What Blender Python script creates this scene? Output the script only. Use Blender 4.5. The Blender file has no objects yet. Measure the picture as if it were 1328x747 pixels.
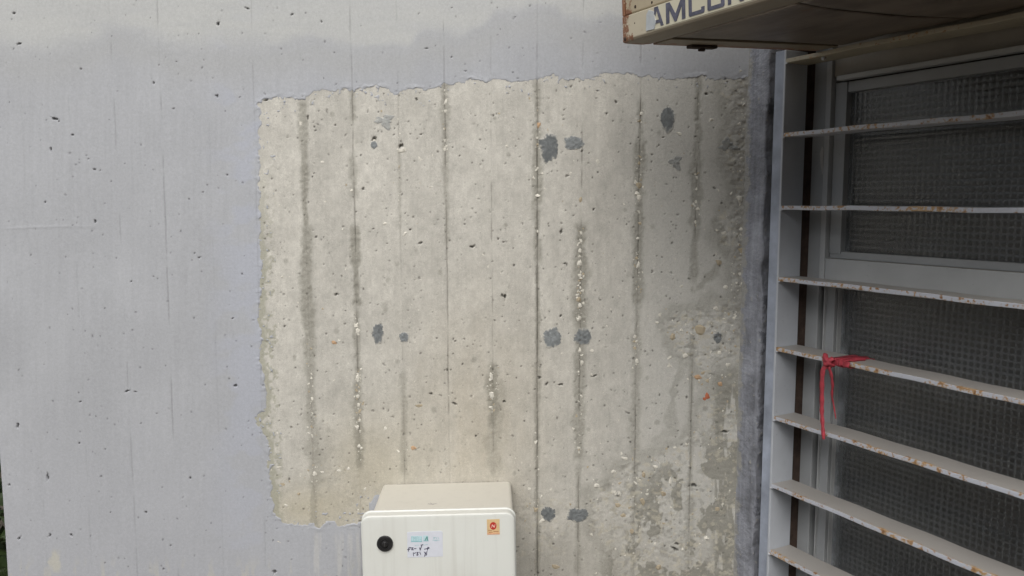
import bpy, bmesh, math, random
import numpy as np
from mathutils import Vector, Matrix

random.seed(7)
rng = np.random.default_rng(11)
scene = bpy.context.scene
col = scene.collection
R = math.radians

# ---------------------------------------------------------------- camera, sky, sun, exposure
F = 1050.0                      # focal length in photo pixels (1328 wide)
TH = R(6.04)                    # camera looks slightly down
CAM = np.array([0.0, 0.0, 1.5])
cam_data = bpy.data.cameras.new('camera')
cam_data.sensor_fit = 'HORIZONTAL'
cam_data.sensor_width = 36.0
cam_data.lens = 36.0 * F / 1328.0
cam_data.clip_start = 0.02
cam_data.clip_end = 500.0
cam = bpy.data.objects.new('camera', cam_data)
cam.location = CAM
cam.rotation_euler = (R(90) - TH, 0, 0)
col.objects.link(cam)
scene.camera = cam

SUN_ELEV, SUN_AZ = R(46), R(-172)        # azimuth measured from +Y towards +X: behind the camera, to its left
world = bpy.data.worlds.new('World')
scene.world = world
world.use_nodes = True
wn, wl = world.node_tree.nodes, world.node_tree.links
wn.clear()
sky = wn.new('ShaderNodeTexSky')
sky.sky_type = 'NISHITA'
sky.sun_disc = False
sky.sun_elevation = SUN_ELEV
sky.sun_rotation = SUN_AZ
sky.air_density = 1.0
sky.dust_density = 4.0
hsv = wn.new('ShaderNodeHueSaturation')  # thin high cloud: a paler sky
hsv.inputs['Saturation'].default_value = 0.45
bg = wn.new('ShaderNodeBackground')
bg.inputs['Strength'].default_value = 0.06
wo = wn.new('ShaderNodeOutputWorld')
wl.new(sky.outputs['Color'], hsv.inputs['Color'])
wl.new(hsv.outputs['Color'], bg.inputs['Color'])
wl.new(bg.outputs['Background'], wo.inputs['Surface'])

sun_data = bpy.data.lights.new('sun', 'SUN')
sun_data.energy = 1.5
sun_data.angle = R(62)
sun_data.color = (1.0, 0.975, 0.94)
sun = bpy.data.objects.new('sun', sun_data)
sd_dir = Vector((math.sin(SUN_AZ) * math.cos(SUN_ELEV), math.cos(SUN_AZ) * math.cos(SUN_ELEV), math.sin(SUN_ELEV)))
sun.rotation_euler = sd_dir.to_track_quat('Z', 'Y').to_euler()
sun.location = (-3, -4, 6)
col.objects.link(sun)

scene.view_settings.view_transform = 'Standard'
scene.view_settings.look = 'None'
scene.view_settings.gamma = 1.0
scene.view_settings.use_curve_mapping = False
scene.view_settings.exposure = 0.92

# ---------------------------------------------------------------- measuring helpers: photo measurements -> real places on planes
fw = np.array([0, math.cos(TH), -math.sin(TH)])
upv = np.array([0, math.sin(TH), math.cos(TH)])
rt = np.array([1.0, 0, 0])
def hit(x, y, P, n):
    d = fw + (x - 664.0) / F * rt + (373.5 - y) / F * upv
    return CAM + d * (np.dot(P - CAM, n) / np.dot(d, n))
PH = R(1.5)
ea = np.array([math.cos(PH), math.sin(PH), 0])        # along the concrete wall, to the right
nw = np.array([math.sin(PH), -math.cos(PH), 0])       # out of the wall
W0 = np.array([0, 1.5, 0.0])
def wall_at(x, y, out=0.0):
    P = hit(x, y, W0 + nw * out, nw)
    return float((P - W0) @ ea), float(P[2])
AL = math.atan((664 - 110) / F * math.cos(TH))
uu = np.array([math.sin(AL), -math.cos(AL), 0])       # along the window wall, towards the viewer
nn = np.array([math.cos(AL), math.sin(AL), 0])        # into the window
K = hit(965, 262, W0, nw); K[2] = 0                   # inner corner of the two walls
def win_at(x, y, t=0.0):
    P = hit(x, y, K + nn * t, nn)
    return float((P - K) @ uu), float(P[2])
MW = Matrix(((uu[0], nn[0], 0, K[0]), (uu[1], nn[1], 0, K[1]), (0, 0, 1, 0), (0, 0, 0, 1)))
MC = Matrix(((ea[0], -nw[0], 0, W0[0]), (ea[1], -nw[1], 0, W0[1]), (0, 0, 1, 0), (0, 0, 0, 1)))

# ---------------------------------------------------------------- object helpers
def link(o, parent=None):
    col.objects.link(o)
    if parent is not None:
        o.parent = parent
    return o
def tag(o, label=None, cat=None, group=None, kind=None):
    if label: o['label'] = label
    if cat: o['category'] = cat
    if group: o['group'] = group
    if kind: o['kind'] = kind
    return o
def thing(name, label, cat, M=None, group=None):
    o = bpy.data.objects.new(name, None)
    o.empty_display_size = 0.1
    if M is not None: o.matrix_world = M
    col.objects.link(o)
    return tag(o, label, cat, group)
def obj(name, me, mat, parent=None, smooth=False):
    o = bpy.data.objects.new(name, me)
    if mat is not None and len(me.materials) == 0: me.materials.append(mat)
    if smooth: me.polygons.foreach_set('use_smooth', [True] * len(me.polygons))
    return link(o, parent)
def bm_mesh(bm, name='mesh'):
    bmesh.ops.recalc_face_normals(bm, faces=bm.faces[:])
    me = bpy.data.meshes.new(name); bm.to_mesh(me); bm.free(); return me
def add_box(bm, x0, x1, y0, y1, z0, z1, bev=0.0, seg=2):
    vs = [bm.verts.new((x, y, z)) for x in (x0, x1) for y in (y0, y1) for z in (z0, z1)]
    fs = [(0, 1, 3, 2), (4, 6, 7, 5), (0, 4, 5, 1), (2, 3, 7, 6), (0, 2, 6, 4), (1, 5, 7, 3)]
    faces = [bm.faces.new([vs[i] for i in f]) for f in fs]
    if bev > 0:
        es = list({e for f in faces for e in f.edges})
        bmesh.ops.bevel(bm, geom=es, offset=bev, segments=seg, profile=0.5, affect='EDGES')
def box(name, x0, x1, y0, y1, z0, z1, mat, parent=None, bev=0.001, seg=2):
    bm = bmesh.new(); add_box(bm, x0, x1, y0, y1, z0, z1, bev, seg)
    return obj(name, bm_mesh(bm, name), mat, parent)
def add_prism(bm, pts, y0, y1, axis='y'):
    """closed polygon pts (x,z) extruded along y"""
    a = [bm.verts.new((p[0], y0, p[1])) for p in pts]
    b = [bm.verts.new((p[0], y1, p[1])) for p in pts]
    bm.faces.new(a); bm.faces.new(b[::-1])
    n = len(pts)
    for i in range(n):
        bm.faces.new((a[i], b[i], b[(i + 1) % n], a[(i + 1) % n]))
def rounded_rect(x0, x1, z0, z1, r, seg=6):
    pts = []
    for cx, cz, a0 in ((x1 - r, z1 - r, 0), (x0 + r, z1 - r, 90), (x0 + r, z0 + r, 180), (x1 - r, z0 + r, 270)):
        for i in range(seg + 1):
            a = R(a0 + 90 * i / seg); pts.append((cx + r * math.cos(a), cz + r * math.sin(a)))
    return pts
def stroke(bm, pts, w, y0, y1):
    """flat pen stroke through pts (x,z) as small prisms"""
    for (xa, za), (xb, zb) in zip(pts[:-1], pts[1:]):
        dx, dz = xb - xa, zb - za; L = math.hypot(dx, dz) or 1e-6
        px, pz = -dz / L * w / 2, dx / L * w / 2
        ex, ez = dx / L * w * .3, dz / L * w * .3
        add_prism(bm, [(xa - ex + px, za - ez + pz), (xb + ex + px, zb + ez + pz), (xb + ex - px, zb + ez - pz), (xa - ex - px, za - ez - pz)], y0, y1)

# ---------------------------------------------------------------- material helpers
def new_mat(name):
    m = bpy.data.materials.new(name); m.use_nodes = True
    nt = m.node_tree
    return m, nt, nt.nodes, nt.links, nt.nodes['Principled BSDF']
def noise(N, L, scale, detail=4, rough=0.55, vec=None):
    n = N.new('ShaderNodeTexNoise'); n.inputs['Scale'].default_value = scale
    n.inputs['Detail'].default_value = detail; n.inputs['Roughness'].default_value = rough
    if vec is not None: L.new(vec, n.inputs['Vector'])
    return n
def ramp(N, L, src, p0, p1, c0=(0, 0, 0, 1), c1=(1, 1, 1, 1)):
    r = N.new('ShaderNodeValToRGB')
    r.color_ramp.elements[0].position = p0; r.color_ramp.elements[0].color = c0
    r.color_ramp.elements[1].position = p1; r.color_ramp.elements[1].color = c1
    L.new(src, r.inputs['Fac']); return r
def mixc(N, L, fac, a, b, mode='MIX'):
    m = N.new('ShaderNodeMix'); m.data_type = 'RGBA'; m.blend_type = mode
    for sock, v in ((m.inputs[0], fac), (m.inputs[6], a), (m.inputs[7], b)):
        if hasattr(v, 'is_linked') or hasattr(v, 'links'): L.new(v, sock)
        elif isinstance(v, (int, float)): sock.default_value = v
        else: sock.default_value = (*v, 1) if len(v) == 3 else v
    return m.outputs[2]
def bump(N, L, src, strength, dist, bsdf, prev=None):
    b = N.new('ShaderNodeBump'); b.inputs['Strength'].default_value = strength; b.inputs['Distance'].default_value = dist
    L.new(src, b.inputs['Height'])
    if prev is not None: L.new(prev, b.inputs['Normal'])
    L.new(b.outputs['Normal'], bsdf.inputs['Normal']); return b.outputs['Normal']
def objco(N):
    return N.new('ShaderNodeTexCoord').outputs['Object']
def simple(name, c, rough=0.6, var=0.1, scale=30, metallic=0.0, bmp=0.0, bscale=120):
    m, nt, N, L, B = new_mat(name)
    v = objco(N)
    n = noise(N, L, scale, 5, 0.6, v)
    a = tuple(max(0, x * (1 - var)) for x in c); b = tuple(min(1, x * (1 + var)) for x in c)
    r = ramp(N, L, n.outputs['Fac'], 0.3, 0.7, (*a, 1), (*b, 1))
    L.new(r.outputs['Color'], B.inputs['Base Color'])
    B.inputs['Roughness'].default_value = rough; B.inputs['Metallic'].default_value = metallic
    if bmp > 0:
        bn = noise(N, L, bscale, 6, 0.65, v); bump(N, L, bn.outputs['Fac'], bmp, 0.002, B)
    return m

def wall_mat(name, rough, k=1.0):
    """base colour from the surface's own colour map (paint, cement, stains), finer grain on top"""
    m, nt, N, L, B = new_mat(name)
    at = N.new('ShaderNodeAttribute'); at.attribute_name = 'col'
    v = objco(N)
    n1 = noise(N, L, 900, 3, 0.7, v)
    n2 = noise(N, L, 220, 4, 0.6, v)
    r1 = ramp(N, L, n1.outputs['Fac'], 0.25, 0.75, (1 - .14 * k,) * 3 + (1,), (1 + .12 * k,) * 3 + (1,))
    r2 = ramp(N, L, n2.outputs['Fac'], 0.3, 0.7, (.94, .94, .94, 1), (1.05, 1.05, 1.05, 1))
    c = mixc(N, L, 1.0, at.outputs['Color'], r1.outputs['Color'], 'MULTIPLY')
    c = mixc(N, L, 1.0, c, r2.outputs['Color'], 'MULTIPLY')
    L.new(c, B.inputs['Base Color'])
    B.inputs['Roughness'].default_value = rough
    B.inputs['Specular IOR Level'].default_value = 0.25
    return m, N, L, B, n1
M_CONC, N_, L_, B_, n_ = wall_mat('bare_concrete', 0.93, 1.9); bump(N_, L_, n_.outputs['Fac'], 0.35, 0.0008, B_)
M_PAINT, N_, L_, B_, n_ = wall_mat('blue_grey_wall_paint', 0.8); bump(N_, L_, n_.outputs['Fac'], 0.15, 0.0005, B_)
M_STONE_W = simple('pale_limestone', (0.66, 0.64, 0.57), 0.8, 0.15, 200, bmp=0.3, bscale=400)
M_STONE_B = simple('buff_limestone', (0.42, 0.36, 0.26), 0.85, 0.2, 200, bmp=0.3, bscale=400)
M_STONE_O = simple('orange_stone', (0.45, 0.30, 0.18), 0.8, 0.2, 200)
M_STONE_R = simple('red_brick_bit', (0.42, 0.13, 0.065), 0.8, 0.2, 200)

# ---------------------------------------------------------------- numeric noise for the wall surface
TABLES = {}
def vnoise(x, y, seed):
    if seed not in TABLES: TABLES[seed] = np.random.default_rng(seed).random((256, 256)).astype(np.float32)
    t = TABLES[seed]
    xi = np.floor(x).astype(np.int64); yi = np.floor(y).astype(np.int64)
    fx = (x - xi).astype(np.float32); fy = (y - yi).astype(np.float32)
    fx = fx * fx * (3 - 2 * fx); fy = fy * fy * (3 - 2 * fy)
    x0, x1, y0, y1 = xi & 255, (xi + 1) & 255, yi & 255, (yi + 1) & 255
    return (t[x0, y0] * (1 - fx) + t[x1, y0] * fx) * (1 - fy) + (t[x0, y1] * (1 - fx) + t[x1, y1] * fx) * fy
def fbm(x, y, seed, o=4, g=0.5):
    s = 0; a = 1; tot = 0
    for i in range(o):
        s = s + a * vnoise(x * 2 ** i + 17.3 * i, y * 2 ** i + 5.1 * i, seed + i); tot += a; a *= g
    return s / tot
def sstep(a, b, x):
    t = np.clip((x - a) / (b - a), 0, 1); return t * t * (3 - 2 * t)

# ---------------------------------------------------------------- the concrete wall as a surface
A_LEFT = wall_at(5, 690)[0]
A_RIGHT = float((K - W0) @ ea)
STEP = 0.0014
zt, zb = wall_at(400, -35)[1], wall_at(400, 790)[1]
a_f = np.arange(A_LEFT + 0.006, A_RIGHT + 0.004, STEP)
# left end of the wall: a small rounded arris and the end face going back
arc = [(A_LEFT + 0.006 - 0.006 * math.sin(t), -(0.006 - 0.006 * math.cos(t))) for t in (R(22), R(45), R(68), R(90))]
back = [(A_LEFT, -0.02), (A_LEFT, -0.06), (A_LEFT, -0.12), (A_LEFT, -0.2)]
left_cols = (arc + back)[::-1]
a_g = np.concatenate([[c[0] for c in left_cols], a_f]); off_g = np.concatenate([[c[1] for c in left_cols], np.zeros(len(a_f))])
z_low = np.linspace(-0.02, zb - STEP, 60); z_fine = np.arange(zb, zt, STEP); z_high = np.linspace(zt + STEP, 3.1, 70)
z_g = np.concatenate([z_low, z_fine, z_high])
NA, NZ = len(a_g), len(z_g)
Ag, Zg = np.meshgrid(a_g, z_g, indexing='ij')
def to_photo(a, z):
    v0 = W0[0] + ea[0] * a - CAM[0]; v1 = W0[1] + ea[1] * a - CAM[1]; v2 = z - CAM[2]
    d = v1 * fw[1] + v2 * fw[2]
    return 664 + F * v0 / d, 373.5 - F * (v1 * upv[1] + v2 * upv[2]) / d
X, Y = to_photo(Ag, Zg)                                  # feature coordinates on the wall, as measured on the photograph

# board joints left by the formwork: x at y=0 and at y=747
JOINTS = [(20, 62), (82, 120), (141, 179), (204, 232), (266, 290), (326, 345), (388, 410), (454, 470), (514, 527), (575, 585), (636, 641),
          (697, 697), (757, 749), (833, 821), (909, 892)]
jx = [j[0] + (j[1] - j[0]) * Y / 747.0 + 1.2 * (fbm(Y / 40, Y * 0 + i * 3.7, 50 + i, 2) - .5) for i, j in enumerate(JOINTS)]
bidx = np.zeros(X.shape, np.int32)
for q in jx: bidx += (X > q)
tone = np.array([1.0, .99, 1.01, 1.0, .985, 1.0, 1.03, 0.97, 1.02, 0.985, 1.015, 1.0, 1.03, .985, .98, .96])
lift = np.array([0, .1, -.1, .2, 0, .1, 0, .7, -.2, .5, .1, .6, -.3, .4, -.4, .2]) * 0.55

# outline of the bare patch where the paint has been stripped
BARE = [(336, 136), (338, 132), (350, 130), (360, 128), (372, 127), (384, 130), (391, 129), (397, 124), (406, 120), (418, 119), (436, 117), (446, 115), (456, 119), (466, 115), (480, 112),
        (492, 111), (504, 116), (512, 123), (519, 121), (527, 115), (541, 114), (553, 119), (564, 114), (572, 109), (586, 110), (598, 108), (606, 106), (613, 101), (624, 104), (632, 107),
        (641, 103), (655, 104), (665, 106), (676, 104), (690, 106), (697, 101), (706, 98), (718, 96), (728, 100), (736, 104), (748, 100), (757, 104), (769, 103), (777, 97), (795, 95),
        (828, 97), (850, 101), (880, 103), (905, 98), (930, 104), (990, 100), (990, 900), (668, 900), (660, 760), (610, 705), (520, 660), (498, 640), (486, 646), (478, 660), (468, 676), (457, 682), (441, 683), (433, 676), (424, 678), (412, 684),
        (402, 678), (386, 681), (366, 677), (354, 664), (355, 646), (349, 618), (347, 566), (341, 558), (331, 548), (333, 541), (344, 530), (345, 505), (337, 470), (336, 452), (341, 440),
        (339, 425), (334, 415), (336, 400), (339, 385), (336, 372), (339, 340), (336, 300), (338, 255), (335, 230), (338, 200), (334, 180), (337, 160)]
wx = X + 9 * (fbm(X / 8, Y / 9, 21, 3) - .5) + 3 * (fbm(X / 3, Y / 3, 22, 2) - .5)
wy = Y + 9 * (fbm(X / 8, Y / 9, 31, 3) - .5) + 3 * (fbm(X / 3, Y / 3, 32, 2) - .5)
def poly_sd(px, py, poly):
    """distance to the outline, positive outside"""
    d = np.full(px.shape, 1e9, np.float32); inside = np.zeros(px.shape, bool)
    n = len(poly)
    for i in range(n):
        x0, y0 = poly[i]; x1, y1 = poly[(i + 1) % n]
        ex, ey = x1 - x0, y1 - y0; L2 = ex * ex + ey * ey + 1e-9
        t = np.clip(((px - x0) * ex + (py - y0) * ey) / L2, 0, 1)
        d = np.minimum(d, (px - x0 - t * ex) ** 2 + (py - y0 - t * ey) ** 2)
        if y0 != y1:
            inside ^= ((y0 > py) != (y1 > py)) & (px < ex * (py - y0) / (y1 - y0) + x0)
    d = np.sqrt(d); return np.where(inside, -d, d)
SD = poly_sd(wx, wy, BARE)
isl = np.clip((fbm(X / 4.5, Y / 4.5, 171, 3) - .735) * 40, -9, 4)             # specks of paint left standing near the edge
SD = np.where(SD > -18, np.maximum(SD, isl), SD)                              # >0 painted, <0 bare

# --- base relief in millimetres
broad = fbm(X / 160, Y / 160, 3, 3) * 3.0 - 1.5
fine = (fbm(X / 2.2, Y / 2.2, 5, 3) - .5)
grainv = (fbm(X / 2.0, Y / 45, 9, 3) - .5)               # vertical wood-grain print of the boards
hc = broad + 0.45 * fine + 0.25 * grainv + lift[bidx]
hp = broad + 0.18 * fine + 0.25 * grainv + 0.35 * lift[bidx]

# --- colours (albedo)
def lerp(c, tgt, m):
    return c + (np.array(tgt, np.float32) - c) * np.clip(m, 0, 1)[..., None]
cc = np.empty(X.shape + (3,), np.float32); cc[:] = (0.50, 0.489, 0.446)
mott = fbm(X / 26, Y / 34, 61, 4) - .5
cc *= (1 + 0.24 * mott)[..., None]
cc *= (1 + 0.22 * (fbm(X / 9, Y / 11, 64, 3) - .5))[..., None]
cc *= (1 + 0.16 * (fbm(X / 4, Y / 7, 62, 3) - .5))[..., None]
cc *= (1 + 0.10 * grainv)[..., None]
cc *= tone[bidx][..., None]
def blob(cx, cy, rx, ry): return np.exp(-(((X - cx) / rx) ** 2 + ((Y - cy) / ry) ** 2))
cc = lerp(cc, (0.44, 0.385, 0.285), 0.42 * blob(620, 560, 85, 140) * (0.5 + fbm(X / 20, Y / 60, 71, 3)))
cc = lerp(cc, (0.44, 0.40, 0.30), 0.55 * blob(480, 610, 60, 70))
cc = lerp(cc, (0.46, 0.42, 0.31), 0.6 * blob(400, 660, 60, 30))
cc = lerp(cc, (0.50, 0.50, 0.47), 0.7 * sstep(770, 880, X))
cc = lerp(cc, (0.34, 0.325, 0.285), 0.4 * sstep(650, 740, Y) * sstep(660, 690, X) * (0.4 + fbm(X / 25, Y / 25, 73, 3)))

# --- damp dark bands beside the joints: (joint, y0, y1, half width, strength)
BANDS = [(6, 128, 215, 6.5, .5), (6, 205, 300, 5, .6), (6, 290, 470, 9, .55), (6, 440, 560, 7, .45), (6, 560, 690, 5, .35),
         (7, 110, 160, 5, .35), (7, 200, 260, 5, .4), (7, 290, 400, 6, .6), (7, 395, 480, 4, .45), (7, 470, 610, 6, .5),
         (8, 190, 300, 2.5, .25), (8, 480, 620, 5, .35), (9, 105, 160, 6, .45), (9, 150, 250, 5, .4), (9, 240, 320, 3, .35),
         (10, 470, 560, 8, .6), (10, 550, 620, 5, .35), (11, 104, 170, 4, .45), (11, 160, 270, 6, .55), (11, 265, 345, 5, .5), (11, 340, 460, 3.5, .5), (11, 450, 747, 4, .42),
         (12, 288, 345, 8, .6), (12, 330, 430, 10, .62), (12, 425, 600, 8, .5), (12, 600, 747, 4, .35),
         (13, 130, 190, 4, .4), (13, 180, 260, 8, .55), (13, 255, 400, 7, .55), (13, 395, 475, 4, .4), (13, 430, 600, 7, .4), (13, 590, 747, 4, .4),
         (14, 98, 215, 5, .45), (14, 205, 300, 8, .5), (14, 290, 370, 5, .45), (14, 430, 640, 4, .4), (14, 640, 747, 6, .3)]
damp = np.zeros(X.shape, np.float32)
wob = fbm(X / 14, Y / 16, 81, 4); bitn = fbm(X / 3.2, Y / 4.0, 83, 3)
for j, y0, y1, w, s in BANDS:
    dx = np.abs(X - jx[j] - 2 * (fbm(Y / 30, Y * 0 + j, 88, 2) - .5))
    ww = w * (0.35 + 1.5 * wob)
    m = (1 - sstep(ww * 0.35, ww * 1.25, dx + 2.2 * (bitn - .5))) * sstep(y0 - 4, y0 + 10, Y) * (1 - sstep(y1 - 10, y1 + 4, Y)) * s
    damp = np.maximum(damp, m)
# --- rough, honeycombed areas at lower right
rough = np.zeros(X.shape, np.float32)
ROUGH = [[(866, 420), (880, 408), (905, 405), (925, 392), (950, 385), (985, 380), (985, 520), (945, 500), (930, 492), (905, 490), (900, 470), (878, 462), (866, 440)],
         [(762, 640), (790, 622), (820, 600), (850, 590), (880, 575), (905, 540), (925, 500), (985, 480), (985, 780), (810, 780), (800, 720), (765, 690)],
         [(935, 100), (985, 90), (985, 400), (945, 400), (950, 330), (925, 310), (935, 280), (950, 270), (955, 230), (940, 200), (945, 150)],
         [(405, 610), (440, 600), (470, 605), (470, 650), (440, 660), (405, 640)], [(670, 640), (700, 632), (735, 640), (740, 720), (700, 735), (670, 720)]]
rs = [.6, .42, .5, .2, .25]
w2x = X + 22 * (fbm(X / 20, Y / 20, 41, 3) - .5); w2y = Y + 22 * (fbm(X / 20, Y / 20, 42, 3) - .5)
for p, s in zip(ROUGH, rs):
    rough = np.maximum(rough, s * (1 - sstep(-6, 4, poly_sd(w2x, w2y, p))))
rim = np.zeros(X.shape, np.float32)
for p in ROUGH[:3]:
    sdp = poly_sd(w2x, w2y, p); rim = np.maximum(rim, np.exp(-((sdp - 4) / 9) ** 2))
damp = np.maximum(damp, 0.3 * rim)
# loose strand of damp running down from the rough spot
for (x0, y0, x1, y1, w, s) in [(882, 480, 868, 560, 6, .28), (868, 560, 825, 600, 6, .22), (825, 600, 765, 640, 7, .4), (900, 380, 930, 345, 8, .4), (940, 330, 925, 290, 9, .4), (650, 500, 640, 600, 12, .28), (404, 560, 410, 620, 12, .3)]:
    ex, ey = x1 - x0, y1 - y0; t = np.clip(((X - x0) * ex + (Y - y0) * ey) / (ex * ex + ey * ey), 0, 1)
    d = np.hypot(w2x - x0 - t * ex, w2y - y0 - t * ey); damp = np.maximum(damp, s * (1 - sstep(w * .5, w * 1.3, d)))
cc = lerp(cc, (0.20, 0.195, 0.16), damp * 1.05)
# smeared mud-coloured film on the lower right
fn1 = fbm(X / 30 + 3, Y / 42, 91, 5, .6) + 0.10 * (fbm(X / 5, Y / 5, 93, 2) - .5)
fzone = sstep(800, 850, X + 0.45 * (Y - 640)) * sstep(540, 610, Y + 0.5 * (X - 900))
film = sstep(.485, .515, fn1) * fzone
prim = np.exp(-((fn1 - .470) / .016) ** 2) * fzone
fn2 = fbm(X / 12, Y / 70, 92, 4, .6)
film = np.maximum(film, sstep(.50, .54, fn2) * sstep(918, 932, X) * sstep(440, 520, Y))
cc = lerp(cc, (0.22, 0.215, 0.18), 0.72 * film)
cc = lerp(cc, (0.50, 0.48, 0.41), 0.55 * prim * sstep(.4, .6, fbm(X / 6, Y / 6, 94, 3)))
film *= 0.75
# paler skim left standing between the rough spots
bits = fbm(X / 3.0, Y / 3.0, 95, 3); lumps = fbm(X / 7.0, Y / 6.0, 96, 3)
rcol = sstep(.08, .35, rough)
cc = lerp(cc, (0.50, 0.47, 0.38), rcol * sstep(.60, .68, fbm(X / 5.5, Y / 4.5, 297, 4)) * 0.55)
cc = lerp(cc, (0.22, 0.215, 0.19), rcol * sstep(.60, .70, 1 - lumps) * 0.35)
plates = sstep(.40, .55, fbm(X / 24, Y / 20, 97, 3))
rough = rough * (0.25 + 0.75 * plates)
hc = hc + rough * ((lumps - .5) * 4.5 + (bits - .5) * 2.5 - 0.8) + film * 0.5 * (1 - rough)
hc = hc - damp * 1.1 + damp * ((bitn - .5) * 3.0 + (lumps - .5) * 2.0)
# rough arris towards the inner corner
arris = sstep(938, 962, X + 6 * (fbm(X / 6, Y / 14, 98, 3) - .5)) * (1 - sstep(430, 480, Y))
hc = hc + arris * ((fbm(X / 5, Y / 5, 99, 3) - .5) * 3)
cc = lerp(cc, (0.27, 0.265, 0.245), arris * 0.5)

# --- grooves at the joints: strength along the wall (bare, painted)
GRB = {6: .3, 7: .7, 8: .4, 9: .7, 10: .6, 11: 1.1, 12: .8, 13: .7, 14: .7}
GRP = {0: .12, 1: .2, 2: .5, 3: .7, 4: .15, 5: .4, 6: .15, 7: .65, 8: .3, 9: .65, 10: .35, 11: .7, 12: .6, 13: .7, 14: .4}
line = np.zeros(X.shape, np.float32); linep = np.zeros(X.shape, np.float32)
for j in range(len(JOINTS)):
    dx = np.abs(X - jx[j])
    on = sstep(.36, .62, fbm(Y / 38 + j * 9.1, Y * 0 + j, 101, 4)); on = 0.12 + 0.88 * on
    if j == 11: on = np.maximum(on, .6)
    g = np.exp(-(dx / .8) ** 2) * on
    line = np.maximum(line, g * GRB.get(j, 0)); linep = np.maximum(linep, g * GRP.get(j, 0) * (on if j != 3 else np.maximum(on, 1 - sstep(120, 220, Y))))
hc = hc - 1.4 * line; hp = hp - 1.5 * linep
cc = lerp(cc, (0.10, 0.095, 0.08), 0.75 * np.clip(line, 0, 1))

# --- paint colours
cp = np.empty(X.shape + (3,), np.float32); cp[:] = (0.392, 0.406, 0.429)
cp *= (1 + 0.17 * (fbm(X / 70, Y / 90, 111, 4) - .5))[..., None]
cp *= (1 + 0.085 * (fbm(X / 3.5, Y / 90, 112, 3) - .5))[..., None]
cp *= (1 + 0.06 * (fbm(X / 5, Y / 6, 113, 3) - .5))[..., None]
# fresher, bluer brushwork around the stripped patch and along the foot
brush = np.exp(-np.clip(SD, 0, None) / 22.0) * (0.4 + 0.9 * fbm(X / 30, Y / 18, 115, 3))
cp = lerp(cp, (0.395, 0.42, 0.47), 0.38 * brush)
cp = lerp(cp, (0.40, 0.425, 0.49), 0.6 * sstep(250, 320, X) * (1 - sstep(335, 345, X)) * sstep(.45, .6, fbm(X / 40, Y / 25, 117, 3)))
cp = lerp(cp, (0.41, 0.425, 0.46), 0.5 * sstep(430, 760, Y) * (1 - sstep(400, 700, X)))
# older, paler coat higher up
UP = [(-400, 20), (0, 58), (60, 66), (110, 52), (150, 34), (190, 44), (230, 62), (300, 58), (360, 56), (405, 47), (440, 58), (480, 62), (530, 57), (550, 38), (580, 42), (602, 45), (632, 30), (645, 17), (690, 7), (720, 10), (735, 25),
      (760, 27), (790, 20), (830, 26), (1100, 20)]
upy = np.interp(X, [p[0] for p in UP], [p[1] for p in UP]) + 12 * (fbm(X / 22, Y / 16, 121, 3) - .5)
soft = np.where(X < 350, 20.0, 8.0)
upper = 1 - sstep(-soft, soft, Y - upy)
cp = lerp(cp, (0.475, 0.487, 0.475), 0.72 * upper * (0.75 + 0.5 * fbm(X / 60, Y / 8, 122, 3)))
greyband = np.exp(-((Y - upy - 22) / 22) ** 2) * (1 - upper)
cp = lerp(cp, (0.385, 0.395, 0.40), 0.6 * greyband)
drip = sstep(.56, .70, fbm(X / 4.0, Y / 70, 127, 3)) * sstep(684, 700, Y) * sstep(395, 410, X) * (1 - sstep(470, 480, X))
cp = lerp(cp, (0.52, 0.52, 0.50), 0.45 * drip)
# worn spots along the foot of the wall
worn = .6 * sstep(.60, .66, fbm(X / 7, Y / 26, 125, 4)) * sstep(715, 750, Y)
worn = np.maximum(worn, (1 - sstep(.6, 1.1, np.hypot((wx - 72) / 9, (wy - 728) / 17))))
cp = lerp(cp, (0.50, 0.49, 0.42), 0.7 * worn)
cp = lerp(cp, (0.12, 0.12, 0.12), 0.5 * np.clip(linep, 0, 1))
# a shallow trowel ridge on the left
ridge = np.exp(-((Y - (297 - 0.06 * X + 0.00025 * X * X)) / 1.6) ** 2) * sstep(0, 12, X) * (1 - sstep(80, 150, X))
hp = hp + 0.35 * ridge

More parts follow.
